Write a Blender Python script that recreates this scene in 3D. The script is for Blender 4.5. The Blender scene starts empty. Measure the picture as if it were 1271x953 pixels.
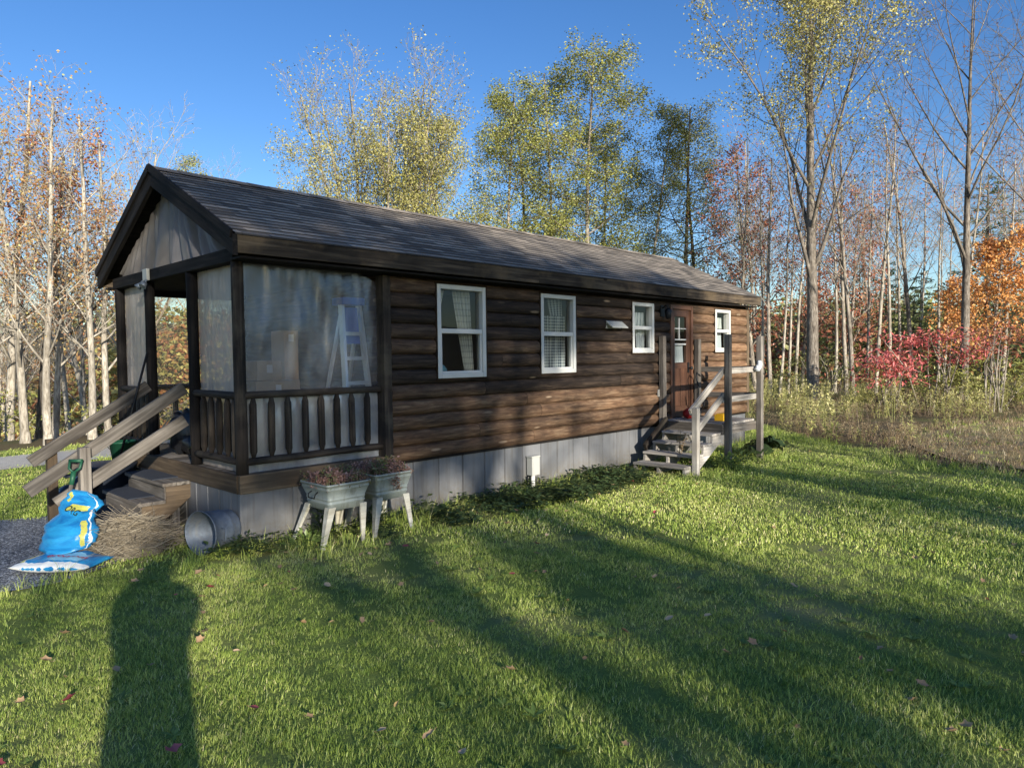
import bpy, math, random
from mathutils import Vector, Matrix, noise
R = random.Random(11)
sc = bpy.context.scene
col = sc.collection
rad = math.radians

# ------------------------------------------------------------------ mesh builder
class MB:
    def __init__(s):
        s.v = []; s.f = []; s.g = []; s.t = []; s.sm = []; s.mi = []; s.m = 0
    def vert(s, p, g=None):
        s.v.append((p[0], p[1], p[2])); s.g.append(tuple(g) if g is not None else (p[0], p[1], p[2]))
        return len(s.v) - 1
    def face(s, idx, t=0.5, smooth=False):
        s.f.append(tuple(idx)); s.t.append(t); s.sm.append(smooth); s.mi.append(s.m)
    def poly(s, pts, t=0.5, gs=None):
        s.face([s.vert(p, gs[i] if gs else None) for i, p in enumerate(pts)], t)
    def hexa(s, c, t=None, axis=None, off=None):
        # c: 8 corners, index bits x,y,z
        if t is None: t = R.random()
        e = [(Vector(c[1]) - Vector(c[0])).length, (Vector(c[2]) - Vector(c[0])).length, (Vector(c[4]) - Vector(c[0])).length]
        if axis is None: axis = e.index(max(e))
        o = off if off is not None else (R.random() * 50, R.random() * 9, R.random() * 9)
        ids = []
        for i in range(8):
            l = [e[0] * (i & 1), e[1] * ((i >> 1) & 1), e[2] * ((i >> 2) & 1)]
            g = [l[axis]] + [l[k] for k in range(3) if k != axis]
            ids.append(s.vert(c[i], (g[0] + o[0], g[1] + o[1], g[2] + o[2])))
        for q in ((0, 2, 3, 1), (4, 5, 7, 6), (0, 1, 5, 4), (2, 6, 7, 3), (0, 4, 6, 2), (1, 3, 7, 5)):
            s.face([ids[k] for k in q], t)
    def box(s, x0, x1, y0, y1, z0, z1, t=None):
        s.hexa([(x1 if i & 1 else x0, y1 if i & 2 else y0, z1 if i & 4 else z0) for i in range(8)], t)
    def beam(s, p0, p1, w, h, up=(0, 0, 1), t=None):
        p0 = Vector(p0); p1 = Vector(p1); d = (p1 - p0).normalized(); up = Vector(up)
        a = d.cross(up)
        if a.length < 1e-4: a = d.cross(Vector((1, 0, 0)))
        a.normalize(); b = a.cross(d).normalized()
        s.hexa([(p1 if i & 1 else p0) + a * (w / 2 if i & 2 else -w / 2) + b * (h / 2 if i & 4 else -h / 2) for i in range(8)], t, 0)
    def tube(s, pts, rs, n=6, t=0.5, caps=True):
        pts = [Vector(p) for p in pts]; u = None; rings = []; L = R.random() * 20; o = R.random() * 9
        for i, p in enumerate(pts):
            d = (pts[min(i + 1, len(pts) - 1)] - pts[max(i - 1, 0)])
            if d.length < 1e-9: d = Vector((0, 0, 1))
            d.normalize()
            if u is None:
                u = d.cross(Vector((0.13, 0.97, 0.2)))
                if u.length < 0.1: u = d.cross(Vector((1, 0, 0)))
            u = u - d * u.dot(d)
            if u.length < 1e-6: u = d.orthogonal()
            u.normalize(); w = d.cross(u)
            if i: L += (p - pts[i - 1]).length
            r = rs[i] if hasattr(rs, '__len__') else rs
            rings.append([s.vert(p + (u * math.cos(6.2832 * k / n) + w * math.sin(6.2832 * k / n)) * r,
                          (L, o + r * math.cos(6.2832 * k / n), r * math.sin(6.2832 * k / n))) for k in range(n)])
        for a, b in zip(rings, rings[1:]):
            for k in range(n):
                s.face((a[k], a[(k + 1) % n], b[(k + 1) % n], b[k]), t, True)
        if caps:
            s.face(rings[0][::-1], t); s.face(rings[-1], t)
    def loft(s, rings, t=0.5, cap0=False, cap1=False, smooth=True, closed=True):
        R_ = [[s.vert(p) for p in r] for r in rings]; n = len(R_[0])
        for a, b in zip(R_, R_[1:]):
            for k in range(n if closed else n - 1):
                s.face((a[k], a[(k + 1) % n], b[(k + 1) % n], b[k]), t, smooth)
        if cap0: s.face(R_[0][::-1], t)
        if cap1: s.face(R_[-1], t)
    def grid(s, fn, nu, nv, t=0.5):
        ids = [[s.vert(fn(i / nu, j / nv), (i / nu, j / nv, 0)) for i in range(nu + 1)] for j in range(nv + 1)]
        for j in range(nv):
            for i in range(nu):
                s.face((ids[j][i], ids[j][i + 1], ids[j + 1][i + 1], ids[j + 1][i]), t, True)
    def ellipsoid(s, c, r, n=12, m=8, t=0.5, jit=0.0, rot=0.0):
        rings = []
        cr, sr = math.cos(rot), math.sin(rot)
        for j in range(m + 1):
            th = math.pi * (0.001 + 0.998 * j / m); ring = []
            for k in range(n):
                a = 6.2832 * k / n
                q = Vector((math.sin(th) * math.cos(a), math.sin(th) * math.sin(a), -math.cos(th)))
                f = 1 + jit * noise.noise(q * 2.3 + Vector(c) * 3.1)
                x, y, z = q.x * r[0] * f, q.y * r[1] * f, q.z * r[2] * f
                ring.append((c[0] + x * cr - y * sr, c[1] + x * sr + y * cr, c[2] + z))
            rings.append(ring)
        s.loft(rings, t, True, True)
    def mesh(s, name, mats):
        me = bpy.data.meshes.new(name)
        me.from_pydata(s.v, [], s.f)
        a = me.attributes.new('tint', 'FLOAT', 'FACE'); a.data.foreach_set('value', s.t)
        a = me.attributes.new('gc', 'FLOAT_VECTOR', 'POINT'); a.data.foreach_set('vector', [x for g in s.g for x in g])
        me.polygons.foreach_set('use_smooth', s.sm)
        if not isinstance(mats, (list, tuple)): mats = [mats]
        for m in mats: me.materials.append(m)
        if len(mats) > 1: me.polygons.foreach_set('material_index', s.mi)
        me.update()
        return me
    def build(s, name, mats, parent=None, bevel=0.0):
        off = woff(parent)
        if off.length > 0: s.v = [(p[0] - off.x, p[1] - off.y, p[2] - off.z) for p in s.v]
        o = bpy.data.objects.new(name, s.mesh(name, mats)); col.objects.link(o)
        if parent: o.parent = parent
        if bevel:
            b = o.modifiers.new('edge', 'BEVEL'); b.width = bevel; b.segments = 2; b.limit_method = 'ANGLE'; b.angle_limit = rad(50)
        return o

def woff(o):
    v = Vector((0, 0, 0))
    while o:
        v += o.location; o = o.parent
    return v
def tag(o, label=None, cat=None, group=None, kind=None):
    if label: o['label'] = label
    if cat: o['category'] = cat
    if group: o['group'] = group
    if kind: o['kind'] = kind
    return o
def thing(name, label, cat, loc=(0, 0, 0), group=None, rz=0):
    o = bpy.data.objects.new(name, None); col.objects.link(o); o.location = loc; o.rotation_euler = (0, 0, rz)
    o.empty_display_size = 0.2
    return tag(o, label, cat, group)
def solo(mb, name, mats, label, cat, group=None, bevel=0, kind=None):
    return tag(mb.build(name, mats, None, bevel), label, cat, group, kind)

# ------------------------------------------------------------------ materials
class NT:
    def __init__(s, name):
        s.m = bpy.data.materials.new(name); s.m.use_nodes = True
        s.t = s.m.node_tree; s.t.nodes.clear()
        s.out = s.n('ShaderNodeOutputMaterial')
    def n(s, typ, **kw):
        nd = s.t.nodes.new(typ)
        for k, v in kw.items():
            if k.startswith('i_'):
                key = k[2:].replace('_', ' ')
                s.set(nd.inputs[key], v)
            else: setattr(nd, k, v)
        return nd
    def set(s, sock, v):
        if isinstance(v, bpy.types.NodeSocket): s.t.links.new(v, sock)
        elif isinstance(v, bpy.types.Node): s.t.links.new(v.outputs[0], sock)
        else: sock.default_value = v
    def attr(s, name, which='Fac'):
        return s.n('ShaderNodeAttribute', attribute_name=name).outputs[which]
    def map(s, vec, scale=(1, 1, 1), loc=(0, 0, 0)):
        return s.n('ShaderNodeMapping', i_Vector=vec, i_Scale=scale, i_Location=loc).outputs[0]
    def noise(s, vec, scale, detail=4, rough=0.55, dist=0):
        return s.n('ShaderNodeTexNoise', i_Vector=vec, i_Scale=scale, i_Detail=detail, i_Roughness=rough, i_Distortion=dist).outputs[0]
    def ramp(s, fac, stops):
        nd = s.n('ShaderNodeValToRGB', i_Fac=fac); cr = nd.color_ramp
        while len(cr.elements) < len(stops): cr.elements.new(0.5)
        for e, (p, c) in zip(cr.elements, stops):
            e.position = p; e.color = (c[0], c[1], c[2], 1) if hasattr(c, '__len__') else (c, c, c, 1)
        return nd.outputs[0]
    def mix(s, a, b, fac, mode='MIX'):
        nd = s.n('ShaderNodeMix', data_type='RGBA', blend_type=mode)
        s.set(nd.inputs[0], fac)
        for k, v in ((6, a), (7, b)):
            if isinstance(v, tuple) and len(v) == 3: v = v + (1,)
            s.set(nd.inputs[k], v)
        return nd.outputs[2]
    def math(s, op, a, b=0.0, clamp=False):
        nd = s.n('ShaderNodeMath', operation=op, use_clamp=clamp); s.set(nd.inputs[0], a); s.set(nd.inputs[1], b); return nd.outputs[0]
    def coord(s, which='Object'):
        return s.n('ShaderNodeTexCoord').outputs[which]
    def pos(s):
        return s.n('ShaderNodeNewGeometry').outputs['Position']
    def bump(s, h, strength=0.3, dist=0.01):
        return s.n('ShaderNodeBump', i_Height=h, i_Strength=strength, i_Distance=dist).outputs[0]
    def pbr(s, color, rough=0.8, bump=None, metal=0.0, spec=0.3, **kw):
        if isinstance(color, tuple) and len(color) == 3: color = color + (1,)
        p = s.n('ShaderNodeBsdfPrincipled')
        s.set(p.inputs['Base Color'], color); s.set(p.inputs['Roughness'], rough); s.set(p.inputs['Metallic'], metal)
        s.set(p.inputs['Specular IOR Level'], spec)
        for k, v in kw.items(): s.set(p.inputs[k.replace('_', ' ')], v)
        if bump is not None: s.set(p.inputs['Normal'], bump)
        return s.finish(p.outputs[0])
    def finish(s, sh):
        s.t.links.new(sh, s.out.inputs[0]); return s.m

def c3(r, g, b): return (r, g, b)
def scl(c, k): return (c[0] * k, c[1] * k, c[2] * k)

def wood(name, dark, mid, light, knots=True, weather=None, rough=0.85, grain=26, spec=0.2, bump=0.35):
    t = NT(name); g = t.attr('gc', 'Vector'); tint = t.attr('tint')
    n1 = t.noise(t.map(g, (1.3, grain, grain)), 1.0, 6, 0.62, 0.4)
    n2 = t.noise(t.map(g, (2.0, 5, 5), (3, 7, 1)), 1.0, 3, 0.5)
    c = t.ramp(n1, [(0.28, dark), (0.5, mid), (0.74, light)])
    c = t.mix(c, scl(dark, 0.75), t.ramp(n2, [(0.45, 0.0), (0.75, 0.75)]))
    if weather:
        n3 = t.noise(t.pos(), 1.7, 5, 0.6)
        c = t.mix(c, weather, t.ramp(n3, [(0.5, 0.0), (0.72, 0.7)]))
    if knots:
        vo = t.n('ShaderNodeTexVoronoi', feature='F1', i_Vector=t.map(g, (2.6, 6.5, 6.5)), i_Scale=1.0, i_Randomness=1.0)
        k = t.ramp(vo.outputs['Distance'], [(0.0, 1.0), (0.10, 1.0), (0.16, 0.0)])
        sel = t.ramp(vo.outputs['Color'], [(0.70, 0.0), (0.72, 1.0)])
        c = t.mix(c, scl(dark, 0.5) if knots is True else knots, t.math('MULTIPLY', t.math('MULTIPLY', k, sel), 0.8))
    v = t.n('ShaderNodeMapRange', i_Value=tint); v.inputs['To Min'].default_value = 0.65; v.inputs['To Max'].default_value = 1.35
    hs = t.n('ShaderNodeHueSaturation', i_Color=c); t.set(hs.inputs['Value'], v.outputs[0])
    return t.pbr(hs.outputs[0], rough, t.bump(n1, bump, 0.006), spec=spec)

def plain(name, color, rough=0.7, metal=0.0, var=0.25, scale=6.0, bump=0.1, spec=0.3, **kw):
    t = NT(name); n = t.noise(t.pos(), scale, 5, 0.6)
    n2 = t.noise(t.pos(), scale * 7, 3, 0.6)
    c = t.mix(scl(color, 1 - var), scl(color, 1 + var), n)
    return t.pbr(c, rough, t.bump(n2, bump, 0.003), metal, spec, **kw)

def leafy(name, stops, trans=0.12, tscale=1.0, rough=0.6):
    t = NT(name); tint = t.attr('tint')
    rnd = t.n('ShaderNodeObjectInfo').outputs['Random']
    n = t.noise(t.pos(), 0.9, 3, 0.5)
    f = t.math('ADD', t.math('MULTIPLY', tint, 0.8), t.math('MULTIPLY', t.math('SUBTRACT', n, 0.4), 0.6))
    f = t.math('ADD', f, t.math('MULTIPLY', rnd, 0.08))
    c = t.ramp(f, stops)
    d = t.n('ShaderNodeBsdfDiffuse', i_Color=c); tr = t.n('ShaderNodeBsdfTranslucent')
    t.set(tr.inputs[0], t.mix(c, (1, 1, 0.5), 0.15))
    gl = t.n('ShaderNodeBsdfGlossy', i_Roughness=0.45); gl.inputs[0].default_value = (1, 1, 1, 1)
    m = t.n('ShaderNodeMixShader'); m.inputs[0].default_value = trans
    t.set(m.inputs[1], d); t.set(m.inputs[2], tr)
    m2 = t.n('ShaderNodeMixShader'); m2.inputs[0].default_value = 0.04
    t.set(m2.inputs[1], m); t.set(m2.inputs[2], gl)
    return t.finish(m2.outputs[0])

def bark(name, a, b, c_, scale=7):
    t = NT(name); g = t.attr('gc', 'Vector')
    n1 = t.noise(t.map(g, (0.7, 3, 3)), scale, 5, 0.65)
    n2 = t.noise(t.pos(), 1.1, 3, 0.5)
    c = t.ramp(n1, [(0.3, a), (0.52, b), (0.72, c_)])
    c = t.mix(c, scl(a, 0.8), t.ramp(n2, [(0.45, 0.0), (0.7, 0.6)]))
    return t.pbr(c, 0.95, t.bump(n1, 0.6, 0.02), spec=0.1)

M = {}
M['log'] = wood('dark_stained_log', (0.014, 0.009, 0.0065), (0.038, 0.023, 0.014), (0.088, 0.054, 0.031), knots=(0.22, 0.15, 0.09), weather=(0.115, 0.066, 0.034), spec=0.12)
def log_mat():
    # log siding: bleached orange low on the wall, sunlit tone painted in there and toward the far end, nearly black higher up near the porch
    t = NT('log_siding'); g = t.attr('gc', 'Vector'); tint = t.attr('tint')
    n1 = t.noise(t.map(g, (2.6, 26, 26)), 1.0, 8, 0.68, 0.7)
    n2 = t.noise(t.map(g, (2.4, 6, 6), (3, 7, 1)), 1.0, 5, 0.65)
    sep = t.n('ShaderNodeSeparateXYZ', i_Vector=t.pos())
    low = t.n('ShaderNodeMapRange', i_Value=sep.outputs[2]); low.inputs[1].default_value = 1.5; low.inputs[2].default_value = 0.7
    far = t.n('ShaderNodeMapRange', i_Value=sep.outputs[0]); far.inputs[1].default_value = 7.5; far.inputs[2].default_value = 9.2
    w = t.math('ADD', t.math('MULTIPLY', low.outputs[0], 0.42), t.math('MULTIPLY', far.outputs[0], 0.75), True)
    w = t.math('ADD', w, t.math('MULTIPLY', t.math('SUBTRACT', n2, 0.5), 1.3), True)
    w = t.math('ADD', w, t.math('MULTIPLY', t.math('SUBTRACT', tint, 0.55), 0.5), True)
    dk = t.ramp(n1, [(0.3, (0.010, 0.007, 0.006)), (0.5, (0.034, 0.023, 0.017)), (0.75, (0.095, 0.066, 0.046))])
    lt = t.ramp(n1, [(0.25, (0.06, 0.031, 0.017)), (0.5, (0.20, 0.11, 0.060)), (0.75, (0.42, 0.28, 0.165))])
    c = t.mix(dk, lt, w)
    vo = t.n('ShaderNodeTexVoronoi', feature='F1', i_Vector=t.map(g, (1.7, 7.5, 7.5)), i_Scale=1.0)
    k = t.ramp(vo.outputs['Distance'], [(0.0, 0.1), (0.06, 1.0), (0.11, 0.9), (0.17, 0.0)])
    sel = t.ramp(vo.outputs['Color'], [(0.66, 0.0), (0.68, 1.0)])
    c = t.mix(c, (0.36, 0.26, 0.175), t.math('MULTIPLY', t.math('MULTIPLY', k, sel), 0.75))
    hs = t.n('ShaderNodeHueSaturation', i_Color=c); v = t.n('ShaderNodeMapRange', i_Value=tint)
    v.inputs[3].default_value = 0.8; v.inputs[4].default_value = 1.25
    t.set(hs.inputs['Value'], v.outputs[0])
    return t.pbr(hs.outputs[0], 0.75, t.bump(n1, 0.4, 0.006), spec=0.2)
M['siding'] = log_mat()
M['dark'] = wood('black_brown_timber', (0.008, 0.007, 0.007), (0.018, 0.015, 0.014), (0.04, 0.033, 0.028), spec=0.15)
M['fascia'] = wood('weathered_fascia', (0.022, 0.017, 0.014), (0.06, 0.046, 0.034), (0.17, 0.128, 0.088), weather=(0.17, 0.12, 0.07), spec=0.12)
M['rim'] = wood('tan_rim_board', (0.06, 0.042, 0.028), (0.115, 0.08, 0.05), (0.2, 0.145, 0.092), weather=(0.07, 0.055, 0.042))
M['rail'] = wood('brown_porch_rail', (0.016, 0.013, 0.011), (0.035, 0.027, 0.022), (0.09, 0.07, 0.052), weather=(0.12, 0.098, 0.07))
M['grey'] = wood('weathered_grey_lumber', (0.065, 0.055, 0.047), (0.17, 0.147, 0.125), (0.34, 0.30, 0.26), weather=(0.12, 0.095, 0.075))
M['pale'] = wood('bleached_grey_lumber', (0.18, 0.16, 0.14), (0.40, 0.36, 0.315), (0.62, 0.57, 0.51), weather=(0.26, 0.215, 0.17))
M['door'] = wood('stained_door', (0.055, 0.024, 0.014), (0.1, 0.045, 0.026), (0.16, 0.08, 0.045), knots=False, rough=0.5, spec=0.4)

def shingle_mat():
    t = NT('asphalt_shingle'); tint = t.attr('tint'); p = t.pos()
    n = t.noise(p, 260, 2, 0.7); n2 = t.noise(p, 1.3, 4, 0.6)
    c = t.mix((0.09, 0.073, 0.06), (0.50, 0.405, 0.315), tint)
    c = t.mix(c, (0.09, 0.08, 0.075), t.ramp(n2, [(0.45, 0.0), (0.7, 0.55)]))
    c = t.mix(c, t.mix((0.02, 0.02, 0.02), (0.4, 0.37, 0.33), n), 0.22); c = t.mix(c, (0.05, 0.045, 0.042), t.math('LESS_THAN', tint, -0.1))
    return t.pbr(c, 0.95, t.bump(n, 0.5, 0.004), spec=0.15)
M['shingle'] = shingle_mat()
def skirt_mat():
    t = NT('grey_skirting_panel'); p = t.pos(); tint = t.attr('tint')
    n = t.noise(t.map(p, (3, 3, 1.2)), 1.5, 5, 0.6); n2 = t.noise(p, 30, 4, 0.6)
    c = t.mix((0.12, 0.12, 0.125), (0.235, 0.232, 0.236), t.math('ADD', t.math('MULTIPLY', n, 0.75), t.math('MULTIPLY', tint, 0.25)))
    sep = t.n('ShaderNodeSeparateXYZ', i_Vector=p)
    g = t.n('ShaderNodeMapRange', i_Value=sep.outputs[2]); g.inputs[1].default_value = 0.33; g.inputs[2].default_value = 0.0
    c = t.mix(c, (0.16, 0.13, 0.085), t.math('MULTIPLY', g.outputs[0], t.ramp(n2, [(0.35, 0.1), (0.65, 0.9)])))
    n3 = t.noise(t.map(p, (26, 26, 1.6)), 1.0, 4, 0.6); c = t.mix(c, (0.10, 0.085, 0.065), t.ramp(n3, [(0.5, 0.0), (0.8, 0.6)]))
    return t.pbr(c, 0.6, t.bump(n2, 0.12, 0.004), spec=0.3)
M['skirt'] = skirt_mat()
M['white'] = plain('white_vinyl', (0.58, 0.565, 0.53), 0.45, var=0.10, spec=0.4)
M['offwhite'] = plain('aged_white_plastic', (0.42, 0.41, 0.37), 0.55, var=0.12)
M['black'] = plain('black_metal', (0.012, 0.012, 0.013), 0.5, var=0.3)
M['blackplastic'] = plain('black_plastic', (0.012, 0.013, 0.016), 0.32, var=0.3, scale=14, spec=0.5)
M['bin'] = plain('dark_blue_plastic', (0.012, 0.016, 0.026), 0.45, var=0.2, spec=0.4)
M['green'] = plain('green_plastic', (0.012, 0.075, 0.038), 0.5, var=0.15, spec=0.4)
M['alu'] = plain('brushed_aluminium', (0.62, 0.67, 0.75), 0.35, 0.6, var=0.1)
M['blue'] = plain('blue_plastic', (0.02, 0.08, 0.42), 0.5, var=0.1)
M['card'] = plain('brown_cardboard', (0.36, 0.25, 0.16), 0.9, var=0.1)
M['cardwhite'] = plain('printed_carton', (0.55, 0.5, 0.46), 0.8, var=0.08)
M['yellow'] = plain('yellow_plastic', (0.75, 0.42, 0.02), 0.5, var=0.1)
M['red'] = plain('red_plastic', (0.35, 0.02, 0.02), 0.5, var=0.15)
M['mat'] = plain('blue_grey_tread_mat', (0.032, 0.037, 0.05), 0.95, var=0.2, scale=60, bump=0.5)
M['wall_in'] = plain('interior_wall', (0.30, 0.29, 0.29), 0.9, var=0.05)
M['pillow'] = plain('pale_blue_cloth', (0.25, 0.52, 0.60), 0.9, var=0.08, scale=20)
def galv():
    t = NT('galvanised_steel'); p = t.pos()
    vo = t.n('ShaderNodeTexVoronoi', i_Vector=p, i_Scale=45.0)
    n = t.noise(p, 7, 5, 0.6); n2 = t.noise(t.map(p, (14, 14, 3)), 1.5, 4, 0.6)
    c = t.mix((0.09, 0.11, 0.14), (0.22, 0.25, 0.295), t.math('ADD', t.math('MULTIPLY', vo.outputs['Color'], 0.35), t.math('MULTIPLY', n, 0.6)))
    c = t.mix(c, (0.22, 0.2, 0.17), t.ramp(n2, [(0.5, 0.0), (0.75, 0.6)]))
    return t.pbr(c, t.ramp(n, [(0.3, 0.48), (0.7, 0.7)]), t.bump(n, 0.2, 0.01), 0.35, 0.3)
M['galv'] = galv()
def tub():
    t = NT('weathered_painted_tub'); p = t.pos()
    n = t.noise(p, 6, 6, 0.65); n2 = t.noise(t.map(p, (18, 18, 4)), 1, 5, 0.65)
    c = t.mix((0.22, 0.25, 0.235), (0.42, 0.445, 0.41), n)
    c = t.mix(c, (0.17, 0.15, 0.11), t.ramp(n2, [(0.5, 0.0), (0.74, 0.75)]))
    return t.pbr(c, 0.6, t.bump(n, 0.25, 0.01), 0.25, 0.35)
M['tub'] = tub()
M['tubleg'] = wood('worn_pale_paint', (0.3, 0.28, 0.22), (0.56, 0.54, 0.47), (0.72, 0.70, 0.63), weather=(0.42, 0.37, 0.28), knots=False)

def glass():
    t = NT('window_glass'); tr = t.n('ShaderNodeBsdfTransparent'); tr.inputs[0].default_value = (0.86, 0.9, 0.9, 1)
    g = t.n('ShaderNodeBsdfGlossy', i_Roughness=0.01); g.inputs[0].default_value = (0.55, 0.55, 0.55, 1)
    n = t.noise(t.pos(), 1.5, 2, 0.5); t.set(g.inputs['Normal'], t.bump(n, 0.02, 0.02))
    fr = t.n('ShaderNodeFresnel', i_IOR=1.5); m = t.n('ShaderNodeMixShader')
    t.set(m.inputs[0], t.math('ADD', fr.outputs[0], 0.02)); t.set(m.inputs[1], tr); t.set(m.inputs[2], g)
    return t.finish(m.outputs[0])
M['glass'] = glass()
def sheet(name, opac, color, gloss=0.12, trl=0.45):
    t = NT(name); p = t.pos()
    n = t.noise(t.map(p, (2.2, 2.2, 1.1)), 1.6, 5, 0.6, 1.5); n2 = t.noise(t.map(p, (9, 9, 2.0)), 1, 5, 0.65, 0.8)
    tr = t.n('ShaderNodeBsdfTransparent'); d = t.n('ShaderNodeBsdfDiffuse'); tl = t.n('ShaderNodeBsdfTranslucent')
    c = t.mix(scl(color, 0.75), color, n2)
    t.set(d.inputs[0], c); t.set(tl.inputs[0], c)
    nb = t.bump(n2, 0.4, 0.02)
    g = t.n('ShaderNodeBsdfGlossy', i_Roughness=0.22); g.inputs[0].default_value = (0.9, 0.93, 1, 1); t.set(g.inputs['Normal'], nb)
    a = t.n('ShaderNodeMixShader'); a.inputs[0].default_value = trl; t.set(a.inputs[1], d); t.set(a.inputs[2], tl)
    b = t.n('ShaderNodeMixShader'); t.set(b.inputs[1], tr); t.set(b.inputs[2], a)
    t.set(b.inputs[0], t.ramp(n, [(0.25, max(0, opac - 0.16)), (0.75, min(1, opac + 0.16))]))
    e = t.n('ShaderNodeMixShader'); e.inputs[0].default_value = gloss; t.set(e.inputs[1], b); t.set(e.inputs[2], g)
    return t.finish(e.outputs[0])
M['sheet'] = sheet('clear_plastic_sheet', 0.32, (0.38, 0.39, 0.43), 0.09)
M['sheet_low'] = sheet('doubled_plastic_sheet', 0.66, (0.72, 0.74, 0.78), 0.15)
M['sheet_gable'] = sheet('grey_plastic_sheet', 0.98, (0.26, 0.235, 0.225), 0.03, 0.15)
M['sheet_front'] = sheet('milky_plastic_sheet', 0.92, (0.86, 0.74, 0.65), 0.04, 0.55)
def sheet_back():
    t = NT('backlit_plastic_sheet'); p = t.pos()
    n = t.noise(t.map(p, (1.5, 1.5, 7)), 1.0, 6, 0.65, 1.0)
    c = t.ramp(n, [(0.3, (0.62, 0.5, 0.4)), (0.5, (0.80, 0.68, 0.54)), (0.7, (0.8, 0.62, 0.45))])  # warm glow of the sunlit woods behind, painted into the sheet's colour
    d = t.n('ShaderNodeBsdfDiffuse', i_Color=c); tl = t.n('ShaderNodeBsdfTranslucent', i_Color=c); tr = t.n('ShaderNodeBsdfTransparent')
    a = t.n('ShaderNodeMixShader'); a.inputs[0].default_value = 0.7; t.set(a.inputs[1], d); t.set(a.inputs[2], tl)
    b = t.n('ShaderNodeMixShader'); b.inputs[0].default_value = 0.30; tr.inputs[0].default_value = (1, 0.93, 0.82, 1); t.set(b.inputs[1], tr); t.set(b.inputs[2], a)
    return t.finish(b.outputs[0])
M['sheet_back'] = sheet_back()
def curtain(name, check, a=(0.72, 0.72, 0.68), b=(0.16, 0.2, 0.25), sc_=16):
    t = NT(name); g = t.attr('gc', 'Vector')
    c = a + (1,)
    if check:
        sep = t.n('ShaderNodeSeparateXYZ', i_Vector=t.map(g, (sc_, sc_ * 1.6, 1)))
        fx = t.math('LESS_THAN', t.math('FRACT', sep.outputs[0]), check); fy = t.math('LESS_THAN', t.math('FRACT', sep.outputs[1]), check)
        c = t.mix(a, b, t.math('MULTIPLY', t.math('ADD', fx, fy), 0.5))
    d = t.n('ShaderNodeBsdfDiffuse'); tl = t.n('ShaderNodeBsdfTranslucent'); t.set(d.inputs[0], c); t.set(tl.inputs[0], c)
    m = t.n('ShaderNodeMixShader'); m.inputs[0].default_value = 0.25; t.set(m.inputs[1], d); t.set(m.inputs[2], tl)
    return t.finish(m.outputs[0])
M['curtain_plain'] = curtain('sheer_check_curtain', 0.25, (0.78, 0.77, 0.72), (0.45, 0.46, 0.46), 9)
M['curtain_check'] = curtain('blue_check_curtain', 0.4, (0.72, 0.74, 0.74), (0.05, 0.08, 0.13), 12)
M['curtain_white'] = curtain('plain_white_curtain', 0, (0.66, 0.68, 0.70))

def grass_mat(name, stops):
    t = NT(name); tint = t.attr('tint'); rnd = t.n('ShaderNodeObjectInfo').outputs['Random']
    p = t.pos(); n = t.noise(p, 0.7, 4, 0.6); n2 = t.noise(p, 5, 3, 0.6)
    n4 = t.noise(p, 0.28, 3, 0.5)
    f = t.math('ADD', t.math('MULTIPLY', tint, 0.38), t.math('MULTIPLY', t.math('SUBTRACT', n, 0.35), 0.95))
    f = t.math('ADD', f, t.math('MULTIPLY', t.math('SUBTRACT', n4, 0.32), 0.7)); f = t.math('ADD', f, t.math('MULTIPLY', t.math('SUBTRACT', n2, 0.5), 0.5)); f = t.math('ADD', f, t.math('MULTIPLY', rnd, 0.12))
    c = t.ramp(f, stops)
    d = t.n('ShaderNodeBsdfDiffuse', i_Color=c); tr = t.n('ShaderNodeBsdfTranslucent'); t.set(tr.inputs[0], t.mix(c, (0.9, 1, 0.3), 0.12))
    gl = t.n('ShaderNodeBsdfGlossy', i_Roughness=0.4); gl.inputs[0].default_value = (1, 1, 1, 1)
    m = t.n('ShaderNodeMixShader'); m.inputs[0].default_value = 0.16; t.set(m.inputs[1], d); t.set(m.inputs[2], tr)
    m2 = t.n('ShaderNodeMixShader'); m2.inputs[0].default_value = 0.02; t.set(m2.inputs[1], m); t.set(m2.inputs[2], gl)
    return t.finish(m2.outputs[0])
M['grass'] = grass_mat('lawn_grass', [(0.0, (0.056, 0.090, 0.020)), (0.24, (0.165, 0.245, 0.044)), (0.53, (0.355, 0.44, 0.088)), (0.78, (0.55, 0.575, 0.16)), (1.0, (0.72, 0.63, 0.33))])
def ground_mat(name, a, b, c_, s1=0.6, s2=9):
    t = NT(name); p = t.pos(); n = t.noise(p, s1, 5, 0.6); n2 = t.noise(p, s2, 5, 0.7); n3 = t.noise(p, s2 * 6, 3, 0.7)
    c = t.mix(a, b, n2); c = t.mix(c, c_, t.ramp(n, [(0.45, 0.0), (0.7, 0.8)])); c = t.mix(c, scl(a, 0.5), t.ramp(n3, [(0.5, 0.0), (0.75, 0.6)]))
    return t.pbr(c, 0.95, t.bump(n3, 0.6, 0.02), spec=0.1)
M['soil'] = ground_mat('leaf_strewn_soil', (0.11, 0.08, 0.045), (0.22, 0.155, 0.085), (0.16, 0.17, 0.06))
M['turf'] = ground_mat('turf_ground', (0.11, 0.15, 0.034), (0.21, 0.255, 0.062), (0.30, 0.27, 0.12))
M['field'] = ground_mat('dry_cut_field', (0.28, 0.19, 0.10), (0.52, 0.37, 0.2), (0.34, 0.33, 0.12), 0.35, 5)
M['road'] = ground_mat('pale_gravel_road', (0.46, 0.42, 0.36), (0.68, 0.63, 0.55), (0.52, 0.45, 0.33))
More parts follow.
